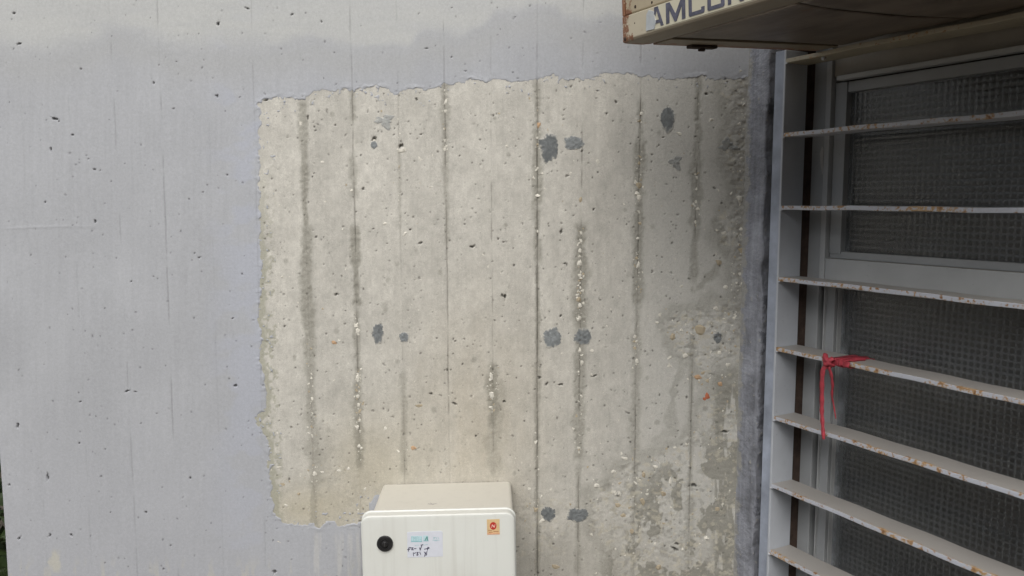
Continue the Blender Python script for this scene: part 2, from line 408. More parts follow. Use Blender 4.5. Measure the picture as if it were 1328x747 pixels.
# --- blow holes. Each is a real dip; the colour adds its dirt and inner shade
PITS = [(18, 17, 2.2, 3), (24, 57, 4.5, 2), (71, 154, 6, 2.5), (76, 157, 2, 2), (94, 175, 3, 1.6), (283, 31, 2.6, 5), (321, 11, 4, 2), (258, 44, 1.5, 1.5), (206, 84, 1.6, 1.8), (199, 108, 1.6, 3), (229, 80, 1.3, 1.2), (281, 124, 3.4, 1.8),
        (292, 144, 1.6, 1.6), (225, 141, 1.6, 1.6), (311, 126, 1.6, 2), (344, 130, 4, 1.6), (105, 89, 1.8, 2), (66, 194, 1.4, 4), (115, 206, 1.6, 1.6), (122, 220, 2.4, 1.6), (59, 262, 1.8, 2.4), (123, 287, 1.8, 3), (170, 365, 2.2, 2.6), (144, 235, 2, 1.4),
        (245, 258, 1.8, 1.6), (295, 227, 1.6, 2), (258, 334, 2.6, 1.8), (252, 328, 1.6, 1.6), (314, 355, 1.4, 2), (23, 552, 2.2, 3.6), (12, 629, 1.8, 2.2), (62, 618, 1.6, 6), (25, 698, 1.8, 4), (104, 521, 2, 1.4), (103, 575, 1.6, 2), (306, 500, 3.6, 2.2), (222, 707, 1.8, 1.5),
        (302, 413, 3, 1.4), (137, 582, 1.6, 1.4), (144, 664, 1.8, 1.4), (190, 664, 2, 1.4), (247, 620, 1.4, 2.6), (212, 738, 1.6, 1.6), (356, 742, 3, 3), (165, 507, 4, 1.6), (176, 508, 2.4, 1.4), (93, 694, 1.4, 4), (65, 694, 1.4, 3),
        (540, 128, 2.4, 3), (399, 152, 1.4, 5), (435, 162, 1.6, 2), (485, 180, 4.5, 4), (520, 189, 5, 3.4), (471, 245, 2.2, 3), (546, 174, 3.2, 1.4), (596, 202, 2.2, 2), (640, 150, 2, 2), (532, 298, 2.2, 2.4), (546, 315, 3, 2), (436, 382, 3, 3), (617, 276, 2, 1.6), (612, 320, 5, 2.4), (646, 310, 1.8, 3),
        (655, 386, 1.6, 6), (654, 385, 3, 2), (502, 316, 1.8, 1.4), (480, 393, 1.6, 1.6), (369, 423, 1.8, 2.4), (368, 414, 1.6, 1.2), (448, 403, 1.6, 1.4), (653, 314, 2.6, 2.2), (770, 272, 1.8, 3), (667, 344, 2, 2), (728, 300, 1.6, 6), (733, 342, 3, 1.6), (727, 410, 1.8, 2.4), (651, 383, 1.6, 4), (799, 132, 1.6, 3), (787, 147, 2, 1.6),
        (795, 157, 1.6, 1.4), (916, 122, 2.4, 1.8), (902, 128, 1.6, 1.6), (860, 178, 2.4, 1.6), (902, 177, 2.2, 1.6), (755, 196, 1.6, 3), (846, 352, 1.6, 2.4), (894, 362, 3, 1.2), (727, 499, 6, 1.6), (590, 524, 4, 1.6), (654, 521, 4, 1.6), (559, 511, 3, 1.4), (617, 565, 2.6, 2.2), (580, 480, 2.2, 2), (901, 630, 6, 3), (875, 712, 7, 3), (878, 706, 4, 2), (940, 560, 7, 3),
        (931, 437, 5, 5), (694, 505, 1.6, 1.6), (770, 488, 4, 1.4), (700, 490, 2.2, 3), (816, 536, 2.4, 1.4), (709, 498, 2, 3), (668, 22, 1.8, 1.6), (553, 63, 2.6, 1.6), (586, 74, 2.4, 1.8), (543, 18, 1.4, 1.6), (604, 92, 2, 1.4), (660, 62, 1.6, 1.6), (665, 94, 1.6, 1.6), (586, 10, 1.5, 1.5), (775, 118, 1.8, 1.4), (379, 19, 3, 1.6), (417, 28, 1.4, 2.4)]
n_known = len(PITS)
for k in range(700):                                    # painted field, sparse and clustered
    PITS.append((rng.uniform(-20, 960), rng.uniform(-30, 780), rng.uniform(.6, 1.35), rng.uniform(.6, 1.5)))
for k in range(720):                                   # bare field, denser
    PITS.append((rng.uniform(338, 960), rng.uniform(100, 780), rng.uniform(.6, 1.3) * rng.uniform(.8, 1.3), rng.uniform(.6, 1.4)))
fa0, fz0 = len(left_cols), len(z_low)
for k, (x, y, rx, ry) in enumerate(PITS):
    a, z = wall_at(x, y)
    r = max(rx, ry) * 1.9 / 700.0
    i0 = fa0 + int((a - r - a_f[0]) / STEP); i1 = fa0 + int((a + r - a_f[0]) / STEP) + 2
    k0 = fz0 + int((z - r - z_fine[0]) / STEP); k1 = fz0 + int((z + r - z_fine[0]) / STEP) + 2
    if i0 < 0 or k0 < 0 or i1 > NA or k1 > NZ: continue
    xs, ys = X[i0:i1, k0:k1], Y[i0:i1, k0:k1]
    an = rng.uniform(-.5, .5); ca, sa = math.cos(an), math.sin(an)
    dx, dy = xs - x, ys - y
    wobble = 1 + 1.1 * (vnoise(xs / 1.7, ys / 1.7, 140 + k % 40) - .5)
    if k < n_known: rx *= .62; ry *= .62
    q = np.hypot((dx * ca + dy * sa) / rx, (-dx * sa + dy * ca) / ry) * wobble
    m = 1 - sstep(.55, 1.25, q)
    deep = min(max(rx, ry), 3.2) * (1.6 if k < n_known else .8)
    hc[i0:i1, k0:k1] -= m * deep; hp[i0:i1, k0:k1] -= m * deep * (1 if k < n_known else .6)
    dirt = (0.85 if k < n_known else rng.uniform(.3, .85)) * m
    cc[i0:i1, k0:k1] = lerp(cc[i0:i1, k0:k1], (0.07, 0.068, 0.06), dirt)
    cp[i0:i1, k0:k1] = lerp(cp[i0:i1, k0:k1], (0.07, 0.07, 0.07), dirt * (1 if k < n_known else .8))
# faint round stains left by the cement skin
for k in range(46):
    sx_, sy_, sr_ = rng.uniform(350, 930), rng.uniform(140, 640), rng.uniform(2.0, 4.5)
    q = np.hypot(X - sx_, (Y - sy_) / rng.uniform(.8, 1.4)) / sr_ * (0.8 + .5 * bitn)
    cc = lerp(cc, (0.24, 0.235, 0.20), (1 - sstep(.5, 1.2, q)) * rng.uniform(.2, .55))
# pale flecks of fine aggregate that lie flush in the bare face
fl = vnoise(X / 1.6, Y / 1.9, 151); flm = sstep(.45, .62, fbm(X / 30, Y / 40, 152, 3))
cc = lerp(cc, (0.60, 0.58, 0.52), 0.8 * sstep(.93, .97, fl) * flm)
cc = lerp(cc, (0.16, 0.155, 0.14), 0.5 * sstep(.93, .98, vnoise(X / 1.8, Y / 2.0, 155)) * sstep(.4, .6, fbm(X / 40, Y / 30, 156, 3)))
# greenish undercoat along the left edge of the stripped area
under = sstep(-9, -5, SD + 3 * (fbm(X / 8, Y / 12, 158, 2) - .5)) * (1 - sstep(360, 372, X)) * sstep(150, 380, Y)
cc = lerp(cc, (0.33, 0.33, 0.26), 0.7 * under)
cc = np.clip(cc, .02, .8); cp = np.clip(cp, .02, .8)

# --- the coat of paint: ~1.2 mm thick, torn edge, lifting here and there
lip = np.exp(-np.clip(SD, 0, None) / 4.0) * sstep(.56, .70, fbm(X / 14, Y / 7, 161, 2)) * 2.0
coat = 0.6 + lip
hp = np.where(SD > 6, hp + 0.6, hp + coat)
blend = sstep(0, 14, SD)
hp = np.where(SD < 14, (hc + 0.32 + lip * .5) * (1 - blend) + hp * blend, hp)
hp = hp - 2.4 * (1 - sstep(-1.6, 0.1, SD))

def surface(name, keep, h, c, mat, parent):
    """mesh object from the faces of the wall grid selected by keep (NA-1, NZ-1)"""
    fi, fk = np.nonzero(keep)
    quads = np.stack([fi * NZ + fk, (fi + 1) * NZ + fk, (fi + 1) * NZ + fk + 1, fi * NZ + fk + 1], 1)
    used, inv = np.unique(quads.ravel(), return_inverse=True)
    hh = (h.ravel()[used]) * 0.001 + off_g[used // NZ]
    a = Ag.ravel()[used]; z = Zg.ravel()[used]
    a = np.where(off_g[used // NZ] < -0.004, a - h.ravel()[used] * 0.0004, a)
    co = np.empty((len(used), 3), np.float32)
    co[:, 0] = W0[0] + ea[0] * a + nw[0] * hh; co[:, 1] = W0[1] + ea[1] * a + nw[1] * hh; co[:, 2] = z
    me = bpy.data.meshes.new(name); nf = len(quads)
    me.vertices.add(len(used)); me.vertices.foreach_set('co', co.ravel())
    me.loops.add(nf * 4); me.loops.foreach_set('vertex_index', inv.astype(np.int32).ravel())
    me.polygons.add(nf); me.polygons.foreach_set('loop_start', np.arange(0, nf * 4, 4, dtype=np.int32))
    me.polygons.foreach_set('loop_total', np.full(nf, 4, np.int32))
    me.polygons.foreach_set('use_smooth', np.ones(nf, bool))
    me.update(calc_edges=True)
    at = me.attributes.new('col', 'FLOAT_COLOR', 'POINT')
    rgba = np.ones((len(used), 4), np.float32); rgba[:, :3] = c.reshape(-1, 3)[used]
    at.data.foreach_set('color', rgba.ravel())
    return obj(name, me, mat, parent)

wall = thing('concrete_wall', 'board-marked concrete wall with blue-grey paint stripped off in the middle', 'wall')
def cellmin(v): return np.minimum(np.minimum(v[:-1, :-1], v[1:, :-1]), np.minimum(v[:-1, 1:], v[1:, 1:]))
def cellmax(v): return np.maximum(np.maximum(v[:-1, :-1], v[1:, :-1]), np.maximum(v[:-1, 1:], v[1:, 1:]))
keep_p = cellmax(SD) > -2.5
surface('paint_coat', keep_p, hp, cp, M_PAINT, wall)['label'] = 'blue-grey paint coat with a torn edge, paler towards the top'
keep_c = cellmin(SD) < 9
fb = bidx[:-1, :-1]
for b in range(16):
    k = keep_c & (fb == b)
    if k.sum() > 400: surface('board_strip', k, hc, cc, M_CONC, wall)
box('wall_core', -0.0, A_RIGHT - A_LEFT - 0.03, 0.02, 0.2, 0.0, 3.08, M_PAINT if False else simple('concrete_core', (0.36, 0.36, 0.34), .9, .1, 20), wall, 0)
core = wall.children[-1]
core.matrix_local = MC @ Matrix.Translation((A_LEFT + 0.012, 0, 0))

# surface height lookup in metres, bare concrete
def surf(x, y):
    a, z = wall_at(x, y)
    i = min(NA - 1, max(0, fa0 + int((a - a_f[0]) / STEP))); k = min(NZ - 1, max(0, fz0 + int((z - z_fine[0]) / STEP)))
    return a, z, float(hc[i, k]) * 0.001
def wpos(a, z, out): 
    return Vector(W0 + ea * a + nw * out + np.array([0, 0, z]))

# --- dark mortar repairs over the old form-tie holes: (x, y, rx, ry, point-down)
PATCHES = [(499, 157, 11, 8, .0, 'thin', 'small ragged'), (485, 188, 4.5, 5, 0, 'full', ''), (712, 188, 14, 15, .5, 'full', ''), (744, 186, 13, 10, -.2, 'full', ''), (866, 152, 11, 14, .5, 'full', ''),
           (876, 210, 8, 7, .3, 'thin', ''), (944, 189, 10, 8, -.3, 'thin', ''), (490, 431, 8, 12, .3, 'full', ''), (524, 437, 7, 6.5, 0, 'full', ''), (716, 437, 12, 13, .2, 'full', ''),
           (756, 437, 11.5, 11, 0, 'full', ''), (711, 666, 9.5, 9.5, .2, 'full', ''), (749, 668, 14, 9.5, .0, 'full', ''), (931, 437, 6, 7, .2, 'full', '')]
for q, (x, y, rx, ry, pt, kindp, _) in enumerate(PATCHES):
    bm = bmesh.new(); rg = np.random.default_rng(300 + q)
    ph = rg.uniform(0, 6.28, 6); am = rg.uniform(.01, .06, 6)
    tone_p = rg.uniform(.78, 1.4)
    nr, nt = 14, 72; rings = []; cols = []
    edge_n = rg.uniform(-1, 1, nt); edge_n = edge_n + .5 * np.roll(edge_n, 1)
    for i in range(nr + 1):
        f = i / nr; ring = []
        for t in range(nt):
            th = 2 * math.pi * t / nt
            r = 1.06 + sum(am[j] * math.sin((j + 2) * th + ph[j]) for j in range(6)) + 0.07 * edge_n[t]
            dn = max(0, math.sin(th)); r *= 1 + pt * dn ** 6 - 0.12 * pt * (1 - dn)
            if kindp == 'thin': r *= 1 + .28 * math.sin(3 * th + ph[0]) + .15 * math.sin(7 * th)
            xx, yy = x + rx * r * f * math.cos(th), y + ry * r * f * math.sin(th)
            a, z, h = surf(xx, yy)
            nz = float(fbm(np.array([xx / 3.0]), np.array([yy / 3.0]), 701 + q, 3)[0]) - .5
            up_ = 0.0009 * (1 - f ** 4) - 0.0008 * (f > .96) + 0.0012 * nz
            ring.append(bm.verts.new(wpos(a, z, max(h, -0.003) + up_)))
            ia = min(NA - 1, max(0, fa0 + int((a - a_f[0]) / STEP))); kz_ = min(NZ - 1, max(0, fz0 + int((z - z_fine[0]) / STEP)))
            g_ = tone_p * np.array([.165, .178, .182]) * (1 + .6 * nz) * (1.25 if kindp == 'thin' else 1.0)
            m_ = float(np.clip((f + 0.6 * nz - .80) / .20, 0, 1)) * .9
            if kindp == 'thin': m_ = max(m_, .35)
            cols.append(g_ * (1 - m_) + cc[ia, kz_] * m_)
            if i == 0: break
        rings.append(ring)
    for t in range(nt):
        bm.faces.new((rings[0][0], rings[1][t], rings[1][(t + 1) % nt]))
        for i in range(1, nr):
            bm.faces.new((rings[i][t], rings[i + 1][t], rings[i + 1][(t + 1) % nt], rings[i][(t + 1) % nt]))
    me = bm_mesh(bm, 'mortar_patch')
    at = me.attributes.new('col', 'FLOAT_COLOR', 'POINT')
    at.data.foreach_set('color', np.concatenate([np.array(cols, np.float32), np.ones((len(cols), 1), np.float32)], 1).ravel())
    obj('mortar_patch', me, M_CONC, wall, True)

# --- stones showing in the concrete
def stone_mesh(seed):
    bm = bmesh.new(); bmesh.ops.create_icosphere(bm, subdivisions=1, radius=1.0)
    rg = random.Random(seed)
    for v in bm.verts: v.co = Vector((v.co.x * rg.uniform(.5, 1.3), v.co.y * rg.uniform(.6, 1.2), v.co.z * rg.uniform(.5, 1.3)))
    return bm
STONE = []
for m_i, m in enumerate((M_STONE_W, M_STONE_B, M_STONE_O, M_STONE_R)):
    row = []
    for s_ in range(4):
        me = bm_mesh(stone_mesh(m_i * 10 + s_), 'stone'); me.materials.append(m); row.append(me)
    STONE.append(row)
# bigger ones that can be picked out: (x, y, rx, ry, kind)
BIG = [(522, 195, 7, 4.5, 0), (485, 182, 4, 3.5, 0), (418, 210, 4, 2.5, 0), (499, 290, 4, 2, 0), (433, 444, 4.5, 3, 2), (699, 162, 4, 5, 2), (832, 147, 4, 4, 0), (578, 132, 3, 5, 0), (578, 144, 4, 4, 0), (577, 193, 2.5, 5, 0),
       (536, 581, 5, 4, 2), (543, 526, 6, 3, 1), (638, 512, 4, 8, 0), (637, 488, 3.5, 6, 0), (636, 528, 4, 3, 0), (463, 490, 4, 6, 0), (464, 514, 3, 4, 0), (465, 525, 3, 5, 0), (466, 545, 3, 4, 0), (465, 579, 3, 3, 0),
       (754, 302, 3, 4, 0), (754, 312, 4.5, 6, 0), (752, 325, 3, 5, 0), (751, 342, 5, 6, 0), (752, 357, 3, 4, 0), (753, 373, 3.5, 4, 0), (751, 388, 5, 5, 1), (752, 397, 4, 4, 0), (752, 412, 4, 4, 0), (753, 258, 3.5, 5, 1),
       (829, 211, 4, 4, 1), (828, 240, 5, 6, 1), (829, 256, 4, 6, 0), (829, 275, 2.5, 3, 0), (827, 309, 3, 3, 0), (827, 345, 3.5, 6, 0), (826, 443, 3, 3, 0), (904, 230, 3, 4, 0), (903, 262, 3, 4, 0), (905, 271, 4, 3, 0), (902, 288, 2.5, 4, 0),
       (959, 257, 6, 7, 0), (962, 297, 5, 4, 0), (962, 325, 5, 6, 1), (940, 302, 5, 4, 0), (960, 355, 5, 5, 0), (941, 372, 5, 5, 0), (932, 340, 5, 5, 1), (908, 428, 9, 9, 1), (872, 436, 5, 6, 1), (884, 428, 4, 4, 0), (888, 462, 6, 5, 0),
       (905, 489, 7, 4, 2), (934, 498, 5, 4, 2), (917, 514, 4, 5.5, 3), (914, 517, 3, 3, 3), (945, 473, 5, 4, 0), (810, 594, 8, 4, 0), (835, 615, 4, 6, 1), (833, 650, 4, 7, 1), (819, 689, 4, 5, 1), (850, 605, 6, 4, 0), (875, 580, 4, 3, 0), (773, 630, 6, 4, 0),
       (751, 581, 3, 3, 0), (755, 470, 4, 5, 0), (826, 468, 4, 6, 0), (752, 455, 3, 4, 0), (801, 655, 5, 4, 1), (808, 668, 5, 4, 1), (855, 735, 6, 6, 1), (795, 612, 5, 3, 0), (720, 735, 7, 4, 1), (418, 612, 4, 2.5, 0), (440, 610, 5, 3, 0), (452, 608, 3, 3, 0), (362, 606, 5, 2.5, 0), (371, 655, 4, 3, 0), (388, 640, 4, 3, 1),
       (860, 640, 5, 5, 1), (930, 660, 5, 4, 1), (405, 517, 3, 5, 0), (404, 490, 2.5, 4, 0), (408, 615, 4, 5, 0), (390, 160, 2.5, 5, 0), (852, 418, 4, 3, 0), (867, 475, 3, 3, 0)]
for q, (x, y, rx, ry, kd) in enumerate(BIG):
    a, z, h = surf(x, y)
    o = bpy.data.objects.new('exposed_stone', STONE[kd][q % 4]); link(o, wall)
    sc = 1 / 700.0
    dep = min(rx, ry) * sc * 0.4
    rot = Matrix.Rotation(rng.uniform(-.3, .3), 4, 'Y')
    fr = MC.to_3x3().to_4x4()
    o.matrix_world = Matrix.Translation(wpos(a, z, h - dep * 0.25)) @ fr @ rot @ Matrix.Diagonal((rx * sc * 1.0, dep, ry * sc * 1.0, 1))
# crumbs too small to tell apart
bmw = {0: bmesh.new(), 1: bmesh.new()}
def crumb(x, y, r, kd):
    a, z, h = surf(x, y); s = r * math.exp(rng.normal(-.12, .42)) / 700.0
    c = wpos(a, z, h - s * .12)
    bm = bmw[kd]
    M = Matrix.Translation(c) @ MC.to_3x3().to_4x4() @ Matrix.Rotation(rng.uniform(-3, 3), 4, 'Y') @ Matrix.Diagonal((s * rng.uniform(.6, 1.5), s * .35, s * rng.uniform(.5, 1.2), 1))
    vs = bmesh.ops.create_icosphere(bm, subdivisions=1, radius=1, matrix=M)['verts']
    for v in vs: v.co += Vector((rng.uniform(-1, 1), rng.uniform(-.35, .35), rng.uniform(-1, 1))) * s * .55
def jx_at(j, y): return JOINTS[j][0] + (JOINTS[j][1] - JOINTS[j][0]) * y / 747.0
for j, y0, y1, n, w in [(12, 292, 420, 60, 3), (12, 440, 590, 26, 3), (13, 195, 290, 34, 3.5), (13, 320, 380, 26, 3), (13, 130, 160, 8, 3), (13, 430, 480, 14, 3), (14, 215, 300, 22, 2.5), (7, 475, 600, 44, 3.2), (7, 400, 440, 10, 2), (6, 440, 620, 34, 3), (10, 475, 535, 26, 4), (9, 115, 200, 16, 3),
                        (11, 130, 300, 22, 2.5), (8, 130, 260, 8, 1.5), (11, 560, 640, 8, 3)]:
    for k in range(n):
        y = rng.uniform(y0, y1); crumb(jx_at(j, y) + rng.normal(0, w * .85), y, rng.uniform(.7, 1.9), 0 if rng.random() < .75 else 1)
for k in range(120): # along the broken arris by the window wall
    y = rng.uniform(70, 430); x = 966 - 0.030 * (y - 100) + rng.normal(-3, 4); crumb(x, y, rng.uniform(.6, 1.6), 0 if rng.random() < .8 else 1)
for (cx, cy, sx, sy, n) in [(890, 435, 16, 14, 60), (930, 425, 14, 20, 40), (940, 460, 10, 30, 40), (800, 640, 24, 22, 60), (840, 625, 22, 24, 60), (870, 600, 20, 18, 30), (700, 660, 14, 16, 34), (430, 612, 22, 8, 18), (385, 615, 20, 16, 18), (905, 495, 20, 12, 30), (945, 550, 8, 30, 24), (840, 700, 40, 24, 34), (925, 600, 20, 40, 24), (470, 655, 6, 18, 14)]:
    for k in range(n * 3 // 5): crumb(rng.normal(cx, sx), rng.normal(cy, sy), rng.uniform(.6, 2.0), 0 if rng.random() < .5 else 1)
for k in range(170): # all over the bare face
    crumb(rng.uniform(345, 945), rng.uniform(125, 640), rng.uniform(.5, 1.3), 0 if rng.random() < .7 else 1)
for k in range(70): # a few larger chips
    crumb(rng.uniform(350, 945), rng.uniform(130, 720), rng.uniform(1.4, 2.6), 0)
for kd, mt in ((0, M_STONE_W), (1, M_STONE_B)):
    tag(obj('exposed_aggregate', bm_mesh(bmw[kd], 'exposed_aggregate'), mt, wall), kind='stuff')

# ---------------------------------------------------------------- window wall (meets the concrete wall in an obtuse corner)
S_CRACK = win_at(988, 360)[0]; S_POST = win_at(1012, 360)[0]
Z_HEAD, Z_SILL = 1.80, 0.70
W_END = 0.78
def strip_mat():
    m, nt, N, L, B = new_mat('blue_grey_reveal_paint')
    v = objco(N)
    n1 = noise(N, L, 14, 6, .65, v); n2 = noise(N, L, 90, 5, .6, v)
    mp = N.new('ShaderNodeMapping'); mp.inputs['Scale'].default_value = (90, 90, 5); L.new(v, mp.inputs['Vector'])
    n3 = noise(N, L, 1, 5, .65, mp.outputs[0])
    av = N.new('ShaderNodeMath'); av.operation = 'MULTIPLY_ADD'; L.new(n3.outputs['Fac'], av.inputs[0]); av.inputs[1].default_value = .5; L.new(n1.outputs['Fac'], av.inputs[2])
    c = ramp(N, L, av.outputs[0], .55, .95, (.15, .158, .18, 1), (.38, .40, .455, 1))
    wear = ramp(N, L, n2.outputs['Fac'], .62, .70, (0, 0, 0, 1), (1, 1, 1, 1))
    cc_ = mixc(N, L, wear.outputs['Color'], c.outputs['Color'], (.36, .36, .34))
    sx_ = N.new('ShaderNodeSeparateXYZ'); L.new(v, sx_.inputs[0])
    n4 = noise(N, L, 28, 5, .7, v)
    ad = N.new('ShaderNodeMath'); ad.operation = 'MULTIPLY_ADD'; L.new(n4.outputs['Fac'], ad.inputs[0]); ad.inputs[1].default_value = .07; L.new(sx_.outputs['X'], ad.inputs[2])
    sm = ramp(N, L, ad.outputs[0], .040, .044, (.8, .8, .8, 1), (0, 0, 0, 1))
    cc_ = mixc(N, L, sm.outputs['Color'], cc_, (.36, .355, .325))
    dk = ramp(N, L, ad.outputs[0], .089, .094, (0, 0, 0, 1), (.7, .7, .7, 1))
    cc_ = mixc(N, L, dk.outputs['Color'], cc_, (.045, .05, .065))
    L.new(cc_, B.inputs['Base Color']); B.inputs['Roughness'].default_value = .85
    bump(N, L, n2.outputs['Fac'], .9, .005, B); return m
M_STRIP = strip_mat()
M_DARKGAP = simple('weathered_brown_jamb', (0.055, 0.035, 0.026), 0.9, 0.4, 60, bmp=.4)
ww = thing('window_wall', 'dark blue-grey painted wall strip beside the barred window', 'wall', MW)
# reveal strip with a broken edge
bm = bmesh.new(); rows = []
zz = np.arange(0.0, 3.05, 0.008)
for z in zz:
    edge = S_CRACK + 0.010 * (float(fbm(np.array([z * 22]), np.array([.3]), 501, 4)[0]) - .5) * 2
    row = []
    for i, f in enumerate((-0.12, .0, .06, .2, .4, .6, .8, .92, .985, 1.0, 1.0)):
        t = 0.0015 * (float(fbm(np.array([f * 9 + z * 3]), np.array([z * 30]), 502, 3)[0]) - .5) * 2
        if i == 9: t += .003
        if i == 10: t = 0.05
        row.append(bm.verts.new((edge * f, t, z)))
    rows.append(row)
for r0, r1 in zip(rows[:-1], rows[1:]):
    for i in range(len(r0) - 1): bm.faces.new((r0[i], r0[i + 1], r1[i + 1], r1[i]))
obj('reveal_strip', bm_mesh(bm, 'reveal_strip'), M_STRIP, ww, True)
box('jamb', S_CRACK + 0.002, S_POST - 0.003, 0.030, 0.16, 0.0, 3.05, M_DARKGAP, ww, 0)
M_WWALL = simple('grey_wall_paint', (0.34, 0.345, 0.36), .85, .1, 9, bmp=.4, bscale=60)
box('lintel', S_POST - 0.002, W_END + .14, 0.0, 0.2, Z_HEAD, 3.04, M_WWALL, ww, 0.002)
box('sill_wall', S_POST - 0.002, W_END + .14, 0.004, 0.2, 0.0, Z_SILL, M_WWALL, ww, 0.002)
box('pier', W_END, W_END + .14, 0.002, 0.2, Z_SILL + .001, Z_HEAD - .001, M_WWALL, ww, 0.002)

# ---------------------------------------------------------------- window
def enamel(name, c, var=.08, dust=(0.30, 0.275, 0.235), dustamt=.7, rust=0.0, rough=.5):
    """old oil paint with dust lying on what faces up and, if asked, rust breaking through the front edges"""
    m, nt, N, L, B = new_mat(name)
    v = objco(N)
    oi = N.new('ShaderNodeObjectInfo')
    add = N.new('ShaderNodeVectorMath'); add.operation = 'ADD'
    comb = N.new('ShaderNodeCombineXYZ'); mul = N.new('ShaderNodeMath'); mul.operation = 'MULTIPLY'; mul.inputs[1].default_value = 37.0
    L.new(oi.outputs['Random'], mul.inputs[0]); L.new(mul.outputs[0], comb.inputs[0]); L.new(mul.outputs[0], comb.inputs[2])
    L.new(v, add.inputs[0]); L.new(comb.outputs[0], add.inputs[1]); vv = add.outputs[0]
    n1 = noise(N, L, 12, 5, .6, vv); n2 = noise(N, L, 160, 4, .6, vv)
    r = ramp(N, L, n1.outputs['Fac'], .3, .7, (*[x * (1 - var) for x in c], 1), (*[x * (1 + var) for x in c], 1))
    sp = ramp(N, L, n2.outputs['Fac'], .66, .72, (0, 0, 0, 1), (.5, .5, .5, 1))
    colr = mixc(N, L, sp.outputs['Color'], r.outputs['Color'], tuple(x * .6 for x in c))
    geo = N.new('ShaderNodeNewGeometry'); sepn = N.new('ShaderNodeSeparateXYZ'); L.new(geo.outputs['Normal'], sepn.inputs[0])
    upf = ramp(N, L, sepn.outputs['Z'], .5, .9, (0, 0, 0, 1), (dustamt, dustamt, dustamt, 1))
    colr = mixc(N, L, upf.outputs['Color'], colr, dust)
    if rust > 0:
        sx = N.new('ShaderNodeSeparateXYZ'); L.new(v, sx.inputs[0])
        fr = ramp(N, L, sx.outputs['Y'], 0.0045, 0.008, (1, 1, 1, 1), (0, 0, 0, 1))
        n3 = noise(N, L, 9, 2, .5, vv); n4 = noise(N, L, 110, 5, .7, vv)
        a = N.new('ShaderNodeMath'); a.operation = 'MULTIPLY_ADD'; L.new(n3.outputs['Fac'], a.inputs[0]); a.inputs[1].default_value = .55; L.new(n4.outputs['Fac'], a.inputs[2])
        rr = ramp(N, L, a.outputs[0], .86 - rust, .92 - rust)
        mm = N.new('ShaderNodeMath'); mm.operation = 'MULTIPLY'; L.new(rr.outputs['Color'], mm.inputs[0]); L.new(fr.outputs['Color'], mm.inputs[1])
        rc = ramp(N, L, n4.outputs['Fac'], .5, .68, (.50, .33, .16, 1), (.17, .07, .03, 1))
        colr = mixc(N, L, mm.outputs[0], colr, rc.outputs['Color'])
    L.new(colr, B.inputs['Base Color']); B.inputs['Roughness'].default_value = rough
    nb = noise(N, L, 70, 5, .6, vv); bump(N, L, nb.outputs['Fac'], .25, .0015, B)
    return m
M_FRAME = enamel('grey_window_enamel', (0.33, 0.345, 0.355))
M_FRAME2 = enamel('grey_window_enamel_light', (0.40, 0.415, 0.42))
M_BAR = enamel('rusting_grille_paint', (0.49, 0.515, 0.575), rust=.065, dustamt=.8)
M_POST = enamel('grille_post_paint', (0.33, 0.37, 0.45), var=.35, dustamt=.3)
M_WEB = enamel('grille_web_paint', (0.47, 0.50, 0.545), dustamt=.3)

win = thing('window', 'grey framed window with two patterned glass panes behind rusty bars', 'window', MW)
TF = 0.070
s0 = win_at(1045.5, 360, TF)[0]; s1 = win_at(1063, 360, TF)[0]
SE = W_END - 0.01
box('brown_strip', S_POST - 0.001, s0 + .004, 0.074, 0.12, Z_SILL + .004, Z_HEAD - .004, M_DARKGAP, win, 0)
box('frame_stile', s0, s1 - .0015, TF, TF + .06, Z_SILL + .002, Z_HEAD - .002, M_FRAME, win, .002)
box('frame_stile', SE - .05, SE, TF, TF + .06, Z_SILL + .002, Z_HEAD - .002, M_FRAME, win, .002)
# head of the frame above the upper sash
zh = win_at(1091, 103, TF)[1]
M_HEAD = enamel('brownish_head_paint', (0.30, 0.275, 0.235), var=.12)
box('frame_head', s1 + .0005, SE - .051, TF + .003, TF + .06, zh + .006, Z_HEAD - .003, M_HEAD, win, .002)
# upper sash: stands proud of the lower light
sL = s1 + .001; zr_t = win_at(1070, 330, TF)[1]; zr_b = win_at(1063, 371, TF)[1]
TS = TF - .004
sG = win_at(1093, 200, TF)[0]
box('drip_ledge', win_at(1091, 103, TF)[0], SE - .052, TF - .012, TF + .004, zh - .003, zh + .005, M_FRAME2, win, .001)
box('sash_stile', sL, sL + .011, TS, TS + .034, zr_b + .001, Z_HEAD - .004, M_FRAME2, win, .0015)
box('sash_inner_stile', sL + .0118, sG - .002, TS + .010, TS + .034, zr_t + .002, zh - .004, M_FRAME, win, .001)
box('sash_top_rail', sG - .0015, SE - .052, TS + .012, TS + .034, zh - .022, zh - .004, M_FRAME, win, .001)
box('sash_bottom_rail', sL + .0115, SE - .052, TS + .001, TS + .036, zr_b, zr_t - .006, M_FRAME2, win, .002)
bm = bmesh.new(); add_prism(bm, [(0, zr_t - .0065), (0, zr_t - .0065), (0, 0)][:0] or [(sL + .0125, zr_t - .0055), (SE - .0525, zr_t - .0055), (SE - .0525, zr_t + .006), (sL + .0125, zr_t + .006)], TS + .012, TS + .030)
obj('glazing_bead', bm_mesh(bm, 'glazing_bead'), M_FRAME, win)
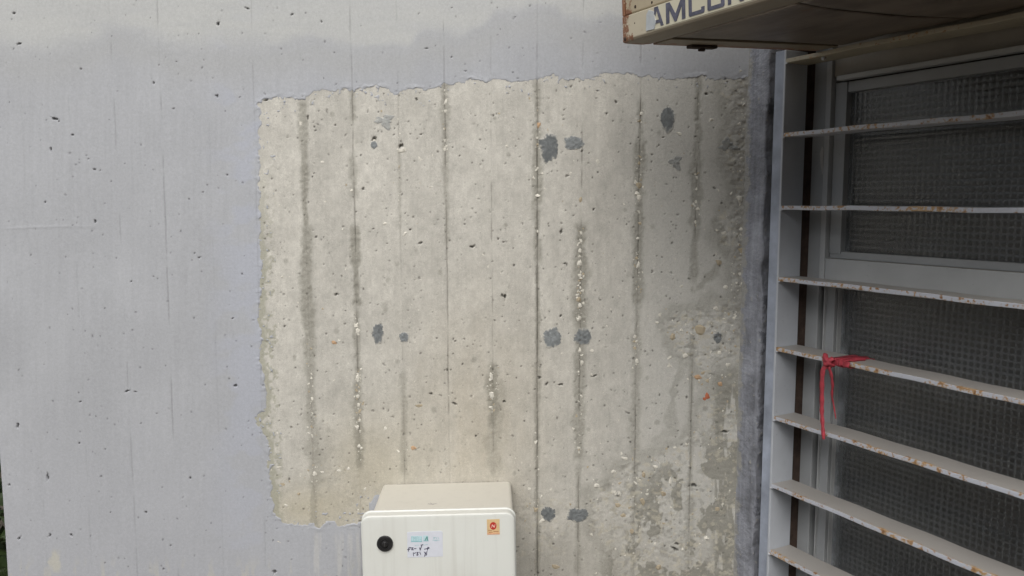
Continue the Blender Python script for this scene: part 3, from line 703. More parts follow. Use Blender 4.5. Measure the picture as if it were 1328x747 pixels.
# lower light: stepped rebate and glass set further back
l0 = win_at(1064.5, 420, TF)[0]
TL = TF + .012
l1 = win_at(1070, 420, TL)[0]; l2 = win_at(1082, 420, TL)[0]; l3 = win_at(1088, 420, TL + .01)[0]
box('rebate', l0 + .001, l1, TL - .006, TL + .04, Z_SILL + .003, zr_b - .001, M_FRAME2, win, .001)
box('rebate', l1 + .001, l2 - .001, TL, TL + .04, Z_SILL + .003, zr_b - .0015, M_FRAME, win, .001)
box('rebate', l2, l3, TL + .006, TL + .04, Z_SILL + .003, zr_b - .002, M_FRAME2, win, .001)
box('sash_lower_rail', l3 + .001, SE - .052, TL + .004, TL + .04, Z_SILL + .003, Z_SILL + .05, M_FRAME, win, .002)

def glass_mat():
    m, nt, N, L, B = new_mat('patterned_glass')
    v = objco(N); sx = N.new('ShaderNodeSeparateXYZ'); L.new(v, sx.inputs[0])
    def wave(sock, per):
        a = N.new('ShaderNodeMath'); a.operation = 'MULTIPLY'; a.inputs[1].default_value = 2 * math.pi / per; L.new(sock, a.inputs[0])
        s = N.new('ShaderNodeMath'); s.operation = 'SINE'; L.new(a.outputs[0], s.inputs[0])
        p = N.new('ShaderNodeMath'); p.operation = 'ABSOLUTE'; L.new(s.outputs[0], p.inputs[0]); return p.outputs[0]
    w1 = wave(sx.outputs['X'], .0200); w2 = wave(sx.outputs['Z'], .0200)
    mn = N.new('ShaderNodeMath'); mn.operation = 'MULTIPLY'; L.new(w1, mn.inputs[0]); L.new(w2, mn.inputs[1])
    bump(N, L, mn.outputs[0], .4, .0008, B)
    dirt = noise(N, L, 16, 6, .65, v); d2 = noise(N, L, 240, 3, .6, v)
    rr = ramp(N, L, dirt.outputs['Fac'], .35, .75, (.10, .10, .10, 1), (.30, .30, .30, 1))
    L.new(rr.outputs['Color'], B.inputs['Roughness'])
    # grime along the near-left edge of the pane, plus paint flecks
    eg = N.new('ShaderNodeMath'); eg.operation = 'MULTIPLY_ADD'; L.new(dirt.outputs['Fac'], eg.inputs[0]); eg.inputs[1].default_value = .05; L.new(sx.outputs['X'], eg.inputs[2])
    er = ramp(N, L, eg.outputs[0], .026, .046, (.75, .75, .75, 1), (0, 0, 0, 1))
    fr = ramp(N, L, d2.outputs['Fac'], .74, .77, (0, 0, 0, 1), (.8, .8, .8, 1))
    mx = N.new('ShaderNodeMath'); mx.operation = 'MAXIMUM'; L.new(er.outputs['Color'], mx.inputs[0]); L.new(fr.outputs['Color'], mx.inputs[1])
    film = ramp(N, L, mn.outputs[0], .14, .62, (.28, .28, .28, 1), (.09, .09, .09, 1))  # pale film on the grid, imitates bluish sky reflection
    big = noise(N, L, 5, 5, .6, v); bgr = ramp(N, L, big.outputs['Fac'], .3, .7, (.45, .45, .45, 1), (1.0, 1.0, 1.0, 1))
    fm = N.new('ShaderNodeMath'); fm.operation = 'MULTIPLY'; L.new(film.outputs['Color'], fm.inputs[0]); L.new(bgr.outputs['Color'], fm.inputs[1])
    m2 = N.new('ShaderNodeMath'); m2.operation = 'MAXIMUM'; L.new(mx.outputs[0], m2.inputs[0]); L.new(fm.outputs[0], m2.inputs[1])
    B.inputs['Base Color'].default_value = (.75, .78, .76, 1)
    B.inputs['Transmission Weight'].default_value = 1.0; B.inputs['IOR'].default_value = 1.5
    dif = N.new('ShaderNodeBsdfDiffuse'); dif.inputs['Color'].default_value = (.34, .36, .38, 1)
    mixs = N.new('ShaderNodeMixShader'); L.new(m2.outputs[0], mixs.inputs[0]); L.new(B.outputs[0], mixs.inputs[1]); L.new(dif.outputs[0], mixs.inputs[2])
    L.new(mixs.outputs[0], N['Material Output'].inputs['Surface'])
    return m
M_GLASS = glass_mat()
def pane(x0, x1, t, z0, z1):
    bm = bmesh.new(); add_box(bm, 0, x1 - x0, 0, .004, 0, z1 - z0)
    o = obj('pane', bm_mesh(bm, 'pane'), M_GLASS, win); o.location = (x0, t, z0); return o
pane(sG - .012, SE - .045, TS + .022, zr_t - .004, zh - .012)
pane(l3 - .004, SE - .045, TL + .016, Z_SILL + .03, zr_b + .004)
# paint drip on the stile
bm = bmesh.new()
add_prism(bm, [(0, 0), (.004, -.004), (.0035, -.03), (.006, -.045), (.003, -.05), (-.001, -.034), (-.004, -.012)], 0, .0012)
o = obj('paint_drip', bm_mesh(bm), simple('pale_paint_drip', (.45, .45, .44), .6), win); dsp = win_at(1064, 190, TF)
o.location = (s1 - .006, TF - .0008, dsp[1])

# dark room behind the panes
M_ROOM = simple('dim_room_plaster', (0.16, 0.15, 0.14), .9, .15, 3)
room = thing('room', None, None, MW); tag(room, kind='structure')
bm = bmesh.new()
for (x0, x1, y0, y1, z0, z1) in [(-.6, 2.6, 2.4, 2.5, 0, 2.8), (-.7, -.6, .21, 2.5, 0, 2.8), (2.6, 2.7, .21, 2.5, 0, 2.8), (-.7, 2.7, .205, 2.5, -.05, 0), (-.7, 2.7, .205, 2.5, 2.8, 2.85)]:
    add_box(bm, x0, x1, y0, y1, z0, z1)
obj('room_shell', bm_mesh(bm), M_ROOM, room)
bm = bmesh.new()
add_box(bm, -.6, S_POST - .004, .165, .204, 0, 2.8); add_box(bm, W_END + .15, 2.6, .165, .204, 0, 2.8)
obj('room_front', bm_mesh(bm), M_ROOM, room)

# ---------------------------------------------------------------- grille of flat bars
gr = thing('window_grille', 'pale blue-grey steel window grille of rust-spotted horizontal flat bars', 'grille', MW)
ZB = [1.7447 - 0.12545 * i for i in range(8)]
fl0 = win_at(996, 360, -.004)[0]
zt_g = ZB[0] + .016
bm = bmesh.new()   # angle-iron upright: flange towards the corner, web into the opening
add_box(bm, fl0, S_POST - .0035, -.0035, -.0002, Z_SILL - .03, zt_g, .0005, 1)
post = obj('post', bm_mesh(bm, 'post'), M_POST, gr)
bm = bmesh.new(); add_box(bm, S_POST - .0045, S_POST, -.0050, .048, Z_SILL - .03, zt_g, .0008, 1)
obj('web', bm_mesh(bm, 'web'), M_WEB, post)
bm = bmesh.new(); add_box(bm, W_END - .004, W_END, -.0045, .048, Z_SILL - .03, zt_g, .0008, 1)
obj('post', bm_mesh(bm, 'post'), M_POST, gr)
bme = None
for i, z in enumerate(ZB + [ZB[-1] - .12545]):
    L_ = W_END - .0045 - S_POST - .0005
    if bme is None:
        b = bmesh.new(); nseg = 24
        add_box(b, 0, L_, 0, .052, -.0072, 0, .0009, 2)
        bmesh.ops.subdivide_edges(b, edges=[e for e in b.edges if abs(e.verts[0].co.x - e.verts[1].co.x) > .3], cuts=22)
        for v_ in b.verts:
            v_.co.z += .0009 * math.sin(v_.co.x * 11) + .0005 * math.sin(v_.co.x * 47 + 1)
            v_.co.y += .0007 * math.sin(v_.co.x * 17 + 2)
        bme = bm_mesh(b, 'bar')
        bme.materials.append(enamel('bounce_tint_bar_paint', (0.40, 0.365, 0.28), var=.12, rust=.01))  # top bar: beige tint stands in for light bounced onto it
    if i == 1:
        bme = bme.copy(); bme.materials.clear(); bme.materials.append(M_BAR)
    o = bpy.data.objects.new('bar', bme); link(o, gr)
    o.location = (S_POST + .0005, -.006 + .0005 * math.sin(i * 2.1), z)
    o.rotation_euler = (0.012 * math.sin(i * 1.7), 0.0008 * math.sin(i * 3.3), 0)
wm = bmesh.new(); bmesh.ops.create_icosphere(wm, subdivisions=2, radius=1.0)
for v_ in wm.verts: v_.co *= 1 + .25 * math.sin(v_.co.x * 5 + v_.co.y * 9) * math.sin(v_.co.z * 7)
wme = bm_mesh(wm, 'weld_bead'); wme.materials.append(M_WEB)
for i, z in enumerate(ZB):
    o = bpy.data.objects.new('weld_bead', wme); link(o, gr)
    o.location = (S_POST + .0012, -.004 + .001 * math.sin(i * 5), z - .0075); o.scale = (.0036, .0030, .0022 + .0006 * math.sin(i * 3))
# bolt under the top bar
bm = bmesh.new(); bmesh.ops.create_uvsphere(bm, u_segments=10, v_segments=6, radius=.004, matrix=Matrix.Translation((win_at(1066, 80)[0], .004, ZB[0] - .009)))
obj('weld_bead', bm_mesh(bm), M_BAR, gr, True)

# ---------------------------------------------------------------- red ribbon knotted round a bar
def ribbon_strip(bm, pts, wid, th=.00045):
    """pts: list of (centre Vector, width dir Vector) -> flat strip with thickness"""
    prev = None
    for i, (c, w) in enumerate(pts):
        a = pts[max(0, i - 1)][0]; b = pts[min(len(pts) - 1, i + 1)][0]
        t = (b - a).normalized(); wv = (w - t * w.dot(t)).normalized(); nv = t.cross(wv)
        ww_ = wid[i] if isinstance(wid, list) else wid
        ring = [bm.verts.new(c + wv * ww_ / 2 + nv * th / 2), bm.verts.new(c + nv * (th / 2 + ww_ * .10)), bm.verts.new(c - wv * ww_ / 2 + nv * th / 2),
                bm.verts.new(c - wv * ww_ / 2 - nv * th / 2), bm.verts.new(c - nv * (th / 2 - ww_ * .10)), bm.verts.new(c + wv * ww_ / 2 - nv * th / 2)]
        if prev:
            for k in range(6): bm.faces.new((prev[k], prev[(k + 1) % 6], ring[(k + 1) % 6], ring[k]))
        else: bm.faces.new(ring[::-1])
        prev = ring
    bm.faces.new(prev)
def spline(P, n):
    P = [Vector(p) for p in P]; out = []
    Q = [P[0]] + P + [P[-1]]
    for i in range(1, len(Q) - 2):
        for k in range(n):
            t = k / n; a, b, c, d = Q[i - 1], Q[i], Q[i + 1], Q[i + 2]
            out.append(.5 * ((2 * b) + (c - a) * t + (2 * a - 5 * b + 4 * c - d) * t * t + (3 * b - a - 3 * c + d) * t ** 3))
    out.append(P[-1]); return out
M_RED = simple('red_ribbon', (0.40, 0.042, 0.062), .55, .3, 120, bmp=.5, bscale=300)
zk = ZB[4]
sk = win_at(1078, 462, -.006)[0]
rb = thing('red_ribbon', 'red plastic ribbon knotted round a grille bar with two hanging tails', 'ribbon', MW @ Matrix.Translation((sk, -.008, zk)))
rb.scale = (.92, 1, .92)
bm = bmesh.new()   # wraps round the bar
for k, (sx_, tw) in enumerate([(.004, .012), (.012, -.004), (.019, .010), (.026, -.008), (.033, .006)]):
    loop = []
    ring_pts = [(-.0015, .0025), (.030, .0030), (.058, .0018), (.0605, -.0045), (.056, -.0100), (.020, -.0105), (-.0010, -.0095), (-.0025, -.003), (-.0015, .0025)]
    for q, (yy, zz_) in enumerate(ring_pts):
        loop.append(Vector((sx_ + tw * q / 8, yy - .0008 * k / 4, zz_ + .0006 * (k % 3))))
    sp = spline(loop, 4)
    ribbon_strip(bm, [(p, Vector((1, 0, .12 * math.sin(k * 2 + i * .5)))) for i, p in enumerate(sp)], .0125)
obj('wrap', bm_mesh(bm, 'wrap'), M_RED, rb, True)
bm = bmesh.new()   # knot
for k, P in enumerate([[(-.007, -.005, .008), (.0, -.009, .001), (.007, -.008, -.008), (.003, -.004, -.013)], [(.010, -.004, .004), (.004, -.009, -.003), (-.001, -.009, -.010), (-.004, -.005, -.014)],
                       [(-.005, -.004, -.003), (.000, -.011, -.006), (.008, -.010, -.007), (.013, -.003, -.010)]]):
    sp = spline(P, 6); ribbon_strip(bm, [(p, Vector((1, .3, .4 * (k - 1)))) for p in sp], .008, .0012)
obj('knot', bm_mesh(bm, 'knot'), M_RED, rb, True)
bm = bmesh.new(); sp = spline([(-.008, -.004, .010), (-.0075, -.0055, .004), (-.004, -.008, -.004), (.000, -.008, -.012)], 6)
ribbon_strip(bm, [(p, Vector((1, .2, .3))) for p in sp], [.009 - .003 * abs(i - 9) / 9 for i in range(len(sp))]); obj('stub', bm_mesh(bm, 'stub'), M_RED, rb, True)
def tail(P, w0, w1, tw):
    bm = bmesh.new(); sp = spline(P, 8); n = len(sp)
    ribbon_strip(bm, [(p, Vector((math.cos(tw * i / n), math.sin(tw * i / n), 0.05))) for i, p in enumerate(sp)], [w0 + (w1 - w0) * (i / n) + .001 * math.sin(i * .9) for i in range(n)])
    obj('tail', bm_mesh(bm, 'tail'), M_RED, rb, True)
tail([(-.002, -.008, -.012), (-.006, -.010, -.022), (-.0065, -.010, -.05), (-.006, -.009, -.080), (-.005, -.009, -.100), (-.001, -.010, -.122), (.003, -.011, -.145)], .010, .0055, .5)
tail([(.003, -.007, -.013), (.0065, -.004, -.025), (.007, .000, -.045), (.003, .004, -.066), (.005, .006, -.080), (.011, .004, -.095), (.016, .002, -.106)], .0085, .003, -.4)
bm = bmesh.new(); sp = spline([(.030, -.002, .002), (.037, .008, .0042), (.042, .020, .0048), (.046, .032, .0035)], 6)
ribbon_strip(bm, [(p, Vector((.3, 1, .2))) for p in sp], [.012 - .010 * i / len(sp) for i in range(len(sp))]); obj('free_end', bm_mesh(bm, 'free_end'), M_RED, rb, True)

# ---------------------------------------------------------------- electrical box
a0, zb0 = wall_at(496, 628); a1, zb1 = wall_at(663, 624)
bw = a1 - a0; zt_box = (zb0 + zb1) / 2
BOXM = MC @ Matrix.Translation(((a0 + a1) / 2, -.003, zt_box)) @ Matrix.Rotation(R(-.9), 4, 'Y')
def poly_mat(name, c, dirt, amt):
    m, nt, N, L, B = new_mat(name); v = objco(N)
    n1 = noise(N, L, 7, 6, .65, v); n2 = noise(N, L, 260, 3, .6, v)
    r = ramp(N, L, n1.outputs['Fac'], .42, .75, (0, 0, 0, 1), (amt, amt, amt, 1)); r2 = ramp(N, L, n2.outputs['Fac'], .72, .78, (0, 0, 0, 1), (.5, .5, .5, 1))
    cl = mixc(N, L, r.outputs['Color'], c, dirt); cl = mixc(N, L, r2.outputs['Color'], cl, (.25, .24, .21))
    geo = N.new('ShaderNodeNewGeometry'); sp_ = N.new('ShaderNodeSeparateXYZ'); L.new(geo.outputs['Normal'], sp_.inputs[0])
    upf = ramp(N, L, sp_.outputs['Z'], .6, .95, (0, 0, 0, 1), (.75, .75, .75, 1)); cl = mixc(N, L, upf.outputs['Color'], cl, dirt)  # upward faces darkened: dust, plus their weaker light put into the colour
    mp = N.new('ShaderNodeMapping'); mp.inputs['Scale'].default_value = (70, 70, 3); L.new(v, mp.inputs['Vector'])
    ns = noise(N, L, 1, 4, .6, mp.outputs[0]); rs_ = ramp(N, L, ns.outputs['Fac'], .52, .75, (0, 0, 0, 1), (.35, .35, .35, 1)); cl = mixc(N, L, rs_.outputs['Color'], cl, tuple(x * .85 for x in dirt))
    L.new(cl, B.inputs['Base Color']); B.inputs['Roughness'].default_value = .42
    n3 = noise(N, L, 500, 3, .6, v); bump(N, L, n3.outputs['Fac'], .08, .0006, B); return m
M_BASE = poly_mat('weathered_box_plastic', (0.60, 0.58, 0.51), (0.54, 0.52, 0.46), .6)
M_LID = poly_mat('white_box_plastic', (0.66, 0.68, 0.645), (0.55, 0.545, 0.50), .4)
eb = thing('electrical_box', 'off-white plastic electrical cabinet with round black lock on the wall', 'electrical box', BOXM)
HB = .42
def rr_solid(name, x0, x1, z0, z1, r, y_levels, mat, parent):
    """rounded-rectangle solid; y_levels list of (y, inset)"""
    bm = bmesh.new(); prev = None
    for (y, ins) in y_levels:
        pts = rounded_rect(x0 + ins, x1 - ins, z0 + ins, z1 - ins, max(r - ins, .001), 8)
        ring = [bm.verts.new((p[0], y, p[1])) for p in pts]
        if prev:
            n = len(ring)
            for i in range(n): bm.faces.new((prev[i], prev[(i + 1) % n], ring[(i + 1) % n], ring[i]))
        else: bm.faces.new(ring)
        prev = ring
    bm.faces.new(prev[::-1])
    o = obj(name, bm_mesh(bm, name), mat, parent, True)
    return o
DB = .143
rr_solid('enclosure', -bw / 2, bw / 2, -HB, 0, .008, [(0, 0), (-DB, 0)], M_BASE, eb)
LX0 = -bw / 2 - .0165; LX1 = bw / 2 + .0035
rr_solid('gasket', LX0 + .003, LX1 - .003, -HB - .003, .003, .014, [(-DB + .006, 0), (-DB - .002, 0)], M_BASE, eb)
rr_solid('lid', LX0, LX1, -HB - .006, .006, .017, [(-DB + .0005, .0015), (-DB - .0008, .0), (-DB - .0030, .0), (-DB - .0042, .0022), (-DB - .019, .0014), (-DB - .0215, .0020), (-DB - .0230, .0036), (-DB - .0236, .0060)], M_LID, eb)
for o in eb.children:
    me = o.data
    me.set_sharp_from_angle(angle=R(24))
lid = eb.children[-1]
YF = -DB - .0236
Bi = BOXM.inverted()
yf_n = np.array((BOXM.to_3x3() @ Vector((0, 1, 0)))[:]); yf_p = np.array((BOXM @ Vector((0, YF, 0)))[:])
def lid_at(x, y):
    p = Bi @ Vector(hit(x, y, yf_p, yf_n)); return p.x, p.z
# lock
kx, kz = lid_at(499.3, 704.5)
M_BLACK = simple('black_plastic', (0.018, 0.018, 0.019), .45, .3, 90)
bm = bmesh.new(); prev = None
for rad, y in [(.0137, YF + .001), (.0137, YF - .0025), (.0128, YF - .0036), (.0085, YF - .0036), (.0078, YF - .0022), (.0050, YF - .0022), (.0046, YF - .0060), (.0040, YF - .0066)]:
    ring = [bm.verts.new((kx + rad * math.cos(2 * math.pi * i / 40), y, kz + rad * math.sin(2 * math.pi * i / 40))) for i in range(40)]
    if prev:
        for i in range(40): bm.faces.new((prev[i], prev[(i + 1) % 40], ring[(i + 1) % 40], ring[i]))
    prev = ring
bm.faces.new(prev)
lock = obj('lock', bm_mesh(bm, 'lock'), M_BLACK, lid)
lock['label'] = 'round black lock on the lid'
box('key_slot', kx - .0008, kx + .0008, YF - .0072, YF - .0064, kz - .003, kz + .003, simple('dark_slot', (.05, .05, .05), .4), lid, 0)
# white paper sticker with teal print and handwriting
def lp(x, y): return lid_at(x, y)
c00 = lp(528, 690); c10 = lp(574, 688.5); c11 = lp(574.5, 721.5); c01 = lp(528.5, 723)
bm = bmesh.new(); add_prism(bm, [c00, lp(545, 689.2), lp(560, 688.8), (c10[0] - .002, c10[1]), (c10[0], c10[1] - .002), c11, lp(550, 722.5), c01], YF + .0002, YF - .00035)
st = obj('sticker', bm_mesh(bm, 'sticker'), simple('sticker_paper', (.66, .69, .76), .5, .04, 90), eb); st['label'] = 'white paper sticker with teal print and handwriting'
M_TEAL = simple('teal_print', (.28, .52, .56), .6, .1, 200); M_TEALP = simple('pale_teal_print', (.50, .68, .73), .6, .06, 200); M_GREEN = simple('green_print', (.13, .33, .31), .6, .1, 200); M_INK = simple('handwriting_ink', (.035, .03, .075), .5, .2, 200)
def zx(px, py): # zoomed sticker coordinates -> photo
    return lp(520 + px * 70 / 1046.0, 680 + py * 50 / 747.0)
YA, YB = YF - .0002, YF - .00055
bm = bmesh.new()
for q in [[(195, 225), (410, 225), (410, 315), (195, 315)], [(430, 215), (530, 215), (530, 310), (430, 310)]]: add_prism(bm, [zx(*p) for p in q], YA, YB + .0001)
obj('print_block', bm_mesh(bm), M_TEALP, st)
bm = bmesh.new()
for q in [[(195, 318), (410, 318), (410, 340), (195, 340)], [(430, 312), (540, 312), (540, 326), (430, 326)]]: add_prism(bm, [zx(*p) for p in q], YA, YB)
W1 = .00055
for P in [[(205, 235), (205, 312)], [(205, 240), (225, 240)], [(245, 240), (245, 312)], [(245, 240), (262, 275), (280, 240), (280, 312)], [(305, 240), (305, 312)], [(305, 240), (325, 240)], [(305, 275), (322, 275)], [(345, 240), (345, 312)], [(395, 240), (395, 312)], [(360, 290), (380, 290)],
          [(635, 245), (635, 285)], [(635, 250), (675, 250)], [(655, 250), (655, 280)], [(690, 250), (690, 285)], [(715, 245), (735, 280)], [(610, 305), (745, 305)], [(650, 318), (700, 318)],
          [(270, 405), (300, 405)], [(310, 402), (350, 400)], [(440, 398), (480, 395)], [(490, 385), (520, 392)]]:
    stroke(bm, [zx(*p) for p in P], W1, YA, YB - .00005)
obj('print', bm_mesh(bm), M_TEAL, st)
bm = bmesh.new(); add_prism(bm, [zx(*p) for p in [(455, 310), (500, 225), (520, 240), (528, 310), (500, 310), (498, 265), (480, 310)]], YA, YB - .0001); obj('emblem', bm_mesh(bm), M_GREEN, st)
bm = bmesh.new()
for P in [[(145, 520), (150, 455), (185, 445)], [(125, 485), (175, 478)], [(190, 455), (235, 450), (205, 490), (245, 488)], [(255, 470), (295, 465)], [(360, 450), (372, 495), (410, 395)], [(385, 400), (430, 390)], [(372, 480), (390, 450)], [(455, 478), (550, 455)], [(520, 440), (548, 452), (525, 470)], [(520, 440), (512, 500)],
          [(240, 545), (245, 610)], [(255, 560), (290, 545)], [(305, 545), (335, 540), (312, 570), (335, 580), (318, 598), (300, 590)], [(365, 535), (380, 580)], [(450, 530), (472, 560), (455, 620)], [(515, 530), (485, 535), (480, 560), (503, 565), (495, 590), (475, 592)]]:
    stroke(bm, [zx(*p) for p in P], .0011, YA, YB - .0002)
obj('handwriting', bm_mesh(bm), M_INK, st)
# orange sticker with the red bolt emblem
def zo(px, py): return lp(620 + px * 50 / 1067.0, 665 + py * 35 / 747.0)
bm = bmesh.new(); add_prism(bm, [zo(240, 185), zo(595, 170), zo(602, 595), zo(250, 608)], YF + .0002, YF - .00035)
so = obj('sticker', bm_mesh(bm, 'sticker'), simple('orange_sticker', (.68, .50, .27), .45, .12, 150), eb); so['label'] = 'small orange sticker with a red round bolt emblem'
bm = bmesh.new(); add_prism(bm, [zo(418 + 92 * math.cos(i * math.pi / 14), 360 + 105 * math.sin(i * math.pi / 14)) for i in range(28)], YA, YB); obj('emblem', bm_mesh(bm), simple('red_print', (.50, .035, .025), .45, .1, 150), so)
bm = bmesh.new(); add_prism(bm, [zo(*p) for p in [(362, 410), (385, 318), (412, 330), (448, 372), (462, 312), (478, 318), (455, 405), (430, 398), (398, 352), (378, 412)]], YA, YB - .00015); obj('bolt_mark', bm_mesh(bm), simple('pale_print', (.80, .55, .47), .45, .05, 150), so)
bm = bmesh.new()
for P in [[(285, 495), (375, 492)], [(300, 540), (400, 537)], [(430, 520), (560, 515)]]: stroke(bm, [zo(*p) for p in P], .0011, YA, YB)
obj('print', bm_mesh(bm), simple('rust_print', (.40, .17, .08), .5, .1, 150), so)
bm = bmesh.new(); add_prism(bm, [zo(255, 560), zo(600, 545), zo(601, 592), zo(252, 605)], YA, YB); obj('print', bm_mesh(bm), simple('peach_print', (.70, .40, .25), .5, .1, 150), so)
# scuff on the top of the enclosure
bm = bmesh.new()
for P in [[(-.028, 0, -.105), (-.018, 0, -.108)], [(-.024, 0, -.100), (-.020, 0, -.108)], [(-.020, 0, -.107), (-.012, 0, -.105)]]:
    (xa, _, ya), (xb, _, yb) = P
    vs = [bm.verts.new((xa, ya - .0007, .0004)), bm.verts.new((xb, yb - .0004, .0004)), bm.verts.new((xb, yb + .0004, .0004)), bm.verts.new((xa, ya + .0007, .0004))]
    bm.faces.new(vs)
obj('scuff', bm_mesh(bm), M_INK, eb)

# ---------------------------------------------------------------- air conditioner above the window
sA, zA = win_at(1060, 72)
zA += .010
Pb = K + uu * sA + np.array([0, 0, zA])
Pf = hit(810, 54, Pb, uu)
DEP = -float((Pf - Pb) @ nn); drop = zA - float(Pf[2])
tilt = math.atan2(drop, DEP)
ACM = Matrix(((uu[0], nn[0], 0, Pf[0]), (uu[1], nn[1], 0, Pf[1]), (0, 0, 1, Pf[2]), (0, 0, 0, 1))) @ Matrix.Rotation(tilt, 4, 'X')
ac = thing('air_conditioner', 'old beige air conditioner with rusty underside hung above the window', 'air conditioner', ACM)
def beige(name, c, rustamt, dirt):
    m, nt, N, L, B = new_mat(name); v = objco(N)
    n1 = noise(N, L, 9, 6, .65, v); n2 = noise(N, L, 70, 5, .7, v); n3 = noise(N, L, 25, 5, .7, v)
    r = ramp(N, L, n1.outputs['Fac'], .35, .7, (0, 0, 0, 1), (.6, .6, .6, 1))
    cl = mixc(N, L, r.outputs['Color'], c, dirt)
    a = N.new('ShaderNodeMath'); a.operation = 'MULTIPLY_ADD'; L.new(n3.outputs['Fac'], a.inputs[0]); a.inputs[1].default_value = .3; L.new(n2.outputs['Fac'], a.inputs[2])
    # rust gathers at the left end
    sx = N.new('ShaderNodeSeparateXYZ'); L.new(v, sx.inputs[0]); e = ramp(N, L, sx.outputs['X'], 0.0, .035, (.30, .30, .30, 1), (0, 0, 0, 1))
    a2 = N.new('ShaderNodeMath'); a2.operation = 'ADD'; L.new(a.outputs[0], a2.inputs[0]); L.new(e.outputs['Color'], a2.inputs[1])
    rr = ramp(N, L, a2.outputs[0], .86 - rustamt, .93 - rustamt)
    cl = mixc(N, L, rr.outputs['Color'], cl, (.20, .09, .045))
    L.new(cl, B.inputs['Base Color']); B.inputs['Roughness'].default_value = .5
    bump(N, L, n2.outputs['Fac'], .2, .001, B); return m
M_BEIGE = beige('yellowed_beige_enamel', (0.50, 0.455, 0.35), 0.04, (0.39, 0.345, 0.26))
M_BEIGE2 = beige('beige_grille_plastic', (0.42, 0.36, 0.25), 0.02, (0.32, 0.27, 0.19))
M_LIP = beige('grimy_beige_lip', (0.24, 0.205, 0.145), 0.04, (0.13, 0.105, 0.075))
def pan_mat():
    m, nt, N, L, B = new_mat('rusty_base_pan'); v = objco(N)
    mp = N.new('ShaderNodeMapping'); mp.inputs['Scale'].default_value = (9, 26, 9); L.new(v, mp.inputs['Vector'])
    n1 = noise(N, L, 1, 6, .7, mp.outputs[0]); n2 = noise(N, L, 8, 6, .7, v)
    a = N.new('ShaderNodeMath'); a.operation = 'MULTIPLY_ADD'; L.new(n2.outputs['Fac'], a.inputs[0]); a.inputs[1].default_value = .8; L.new(n1.outputs['Fac'], a.inputs[2])
    r = ramp(N, L, a.outputs[0], .62, .99, (.070, .052, .038, 1), (.19, .155, .125, 1))
    n5 = noise(N, L, 34, 5, .7, v); rs_ = ramp(N, L, n5.outputs['Fac'], .62, .70, (0, 0, 0, 1), (.6, .6, .6, 1))
    L.new(mixc(N, L, rs_.outputs['Color'], r.outputs['Color'], (.17, .075, .035)), B.inputs['Base Color']); B.inputs['Roughness'].default_value = .42; B.inputs['Metallic'].default_value = .3
    bump(N, L, a.outputs[0], .25, .003, B); return m
M_PAN = pan_mat()
WA, HA = .62, .36
box('front_panel', .004, WA, -.0005, .05, .0350, HA, M_BEIGE2, ac, .002)
box('fascia', .0, WA, -.003, .012, .0012, .0338, M_BEIGE, ac, .0012)
box('side_edge', -.001, .0035, -.002, .03, .0345, HA, M_BEIGE, ac, .001)
box('casing', .045, WA - .003, .0505, DEP + .02, .020, HA - .002, M_BEIGE2, ac, .002)
# sheet-metal underside: rounded front lip, side flange, recessed pan, bulged plate with a curved edge
bm = bmesh.new()
prof = [(-.003, .0012), (-.0022, -.0012), (0.0, -.0024), (.006, -.0030), (.030, -.0034), (.046, -.0018), (.050, .0035), (.050, .006), (.0, .004)]
for xx in (0.0, WA):
    pass
ringA = [bm.verts.new((.0, p[0], p[1])) for p in prof]; ringB = [bm.verts.new((WA, p[0], p[1])) for p in prof]
n = len(prof)
for i in range(n): bm.faces.new((ringA[i], ringA[(i + 1) % n], ringB[(i + 1) % n], ringB[i]))
bm.faces.new(ringA[::-1]); bm.faces.new(ringB)
obj('front_lip', bm_mesh(bm, 'front_lip'), M_LIP, ac)
box('side_flange', .0, .0445, .0505, DEP - .002, -.0030, .0190, M_LIP, ac, .001)
def seam_x(y): return .287 - .30 * y + .62 * y * y + .001 * math.sin(y * 40)     # gently curved lap between the two pans
def pan(x_of0, x_of1, sag):
    bm = bmesh.new(); nx, ny = 30, 30; g = []
    for i in range(nx + 1):
        rowv = []
        for k in range(ny + 1):
            fx, fy = i / nx, k / ny
            y = .0520 + (DEP - .056) * fy
            x = x_of0(y) + (x_of1(y) - x_of0(y)) * fx
            z = -.0005 - sag * math.sin(math.pi * fx) * math.sin(math.pi * fy) + .0010 * math.sin(fx * 9 + fy * 4) * fy
            rowv.append(bm.verts.new((x, y, z)))
        g.append(rowv)
    for i in range(nx):
        for k in range(ny): bm.faces.new((g[i][k], g[i][k + 1], g[i + 1][k + 1], g[i + 1][k]))
    o = obj('base_pan', bm_mesh(bm, 'base_pan'), M_PAN, ac, True)
    sol = o.modifiers.new('thickness', 'SOLIDIFY'); sol.thickness = .0012; sol.offset = 0
pan(lambda y: .0505 - .006 * (y / DEP - .3) ** 2 * 0 + .0015 * (1 - y / DEP), lambda y: seam_x(y) - .0016, .003)
pan(lambda y: seam_x(y) + .0016, lambda y: WA - .006, .005)
def ac_at(x, y, z=-.004):
    zn = np.array((ACM.to_3x3() @ Vector((0, 0, 1)))[:]); zp = np.array((ACM @ Vector((0, 0, z)))[:])
    p = ACM.inverted() @ Vector(hit(x, y, zp, zn)); return p.x, p.y
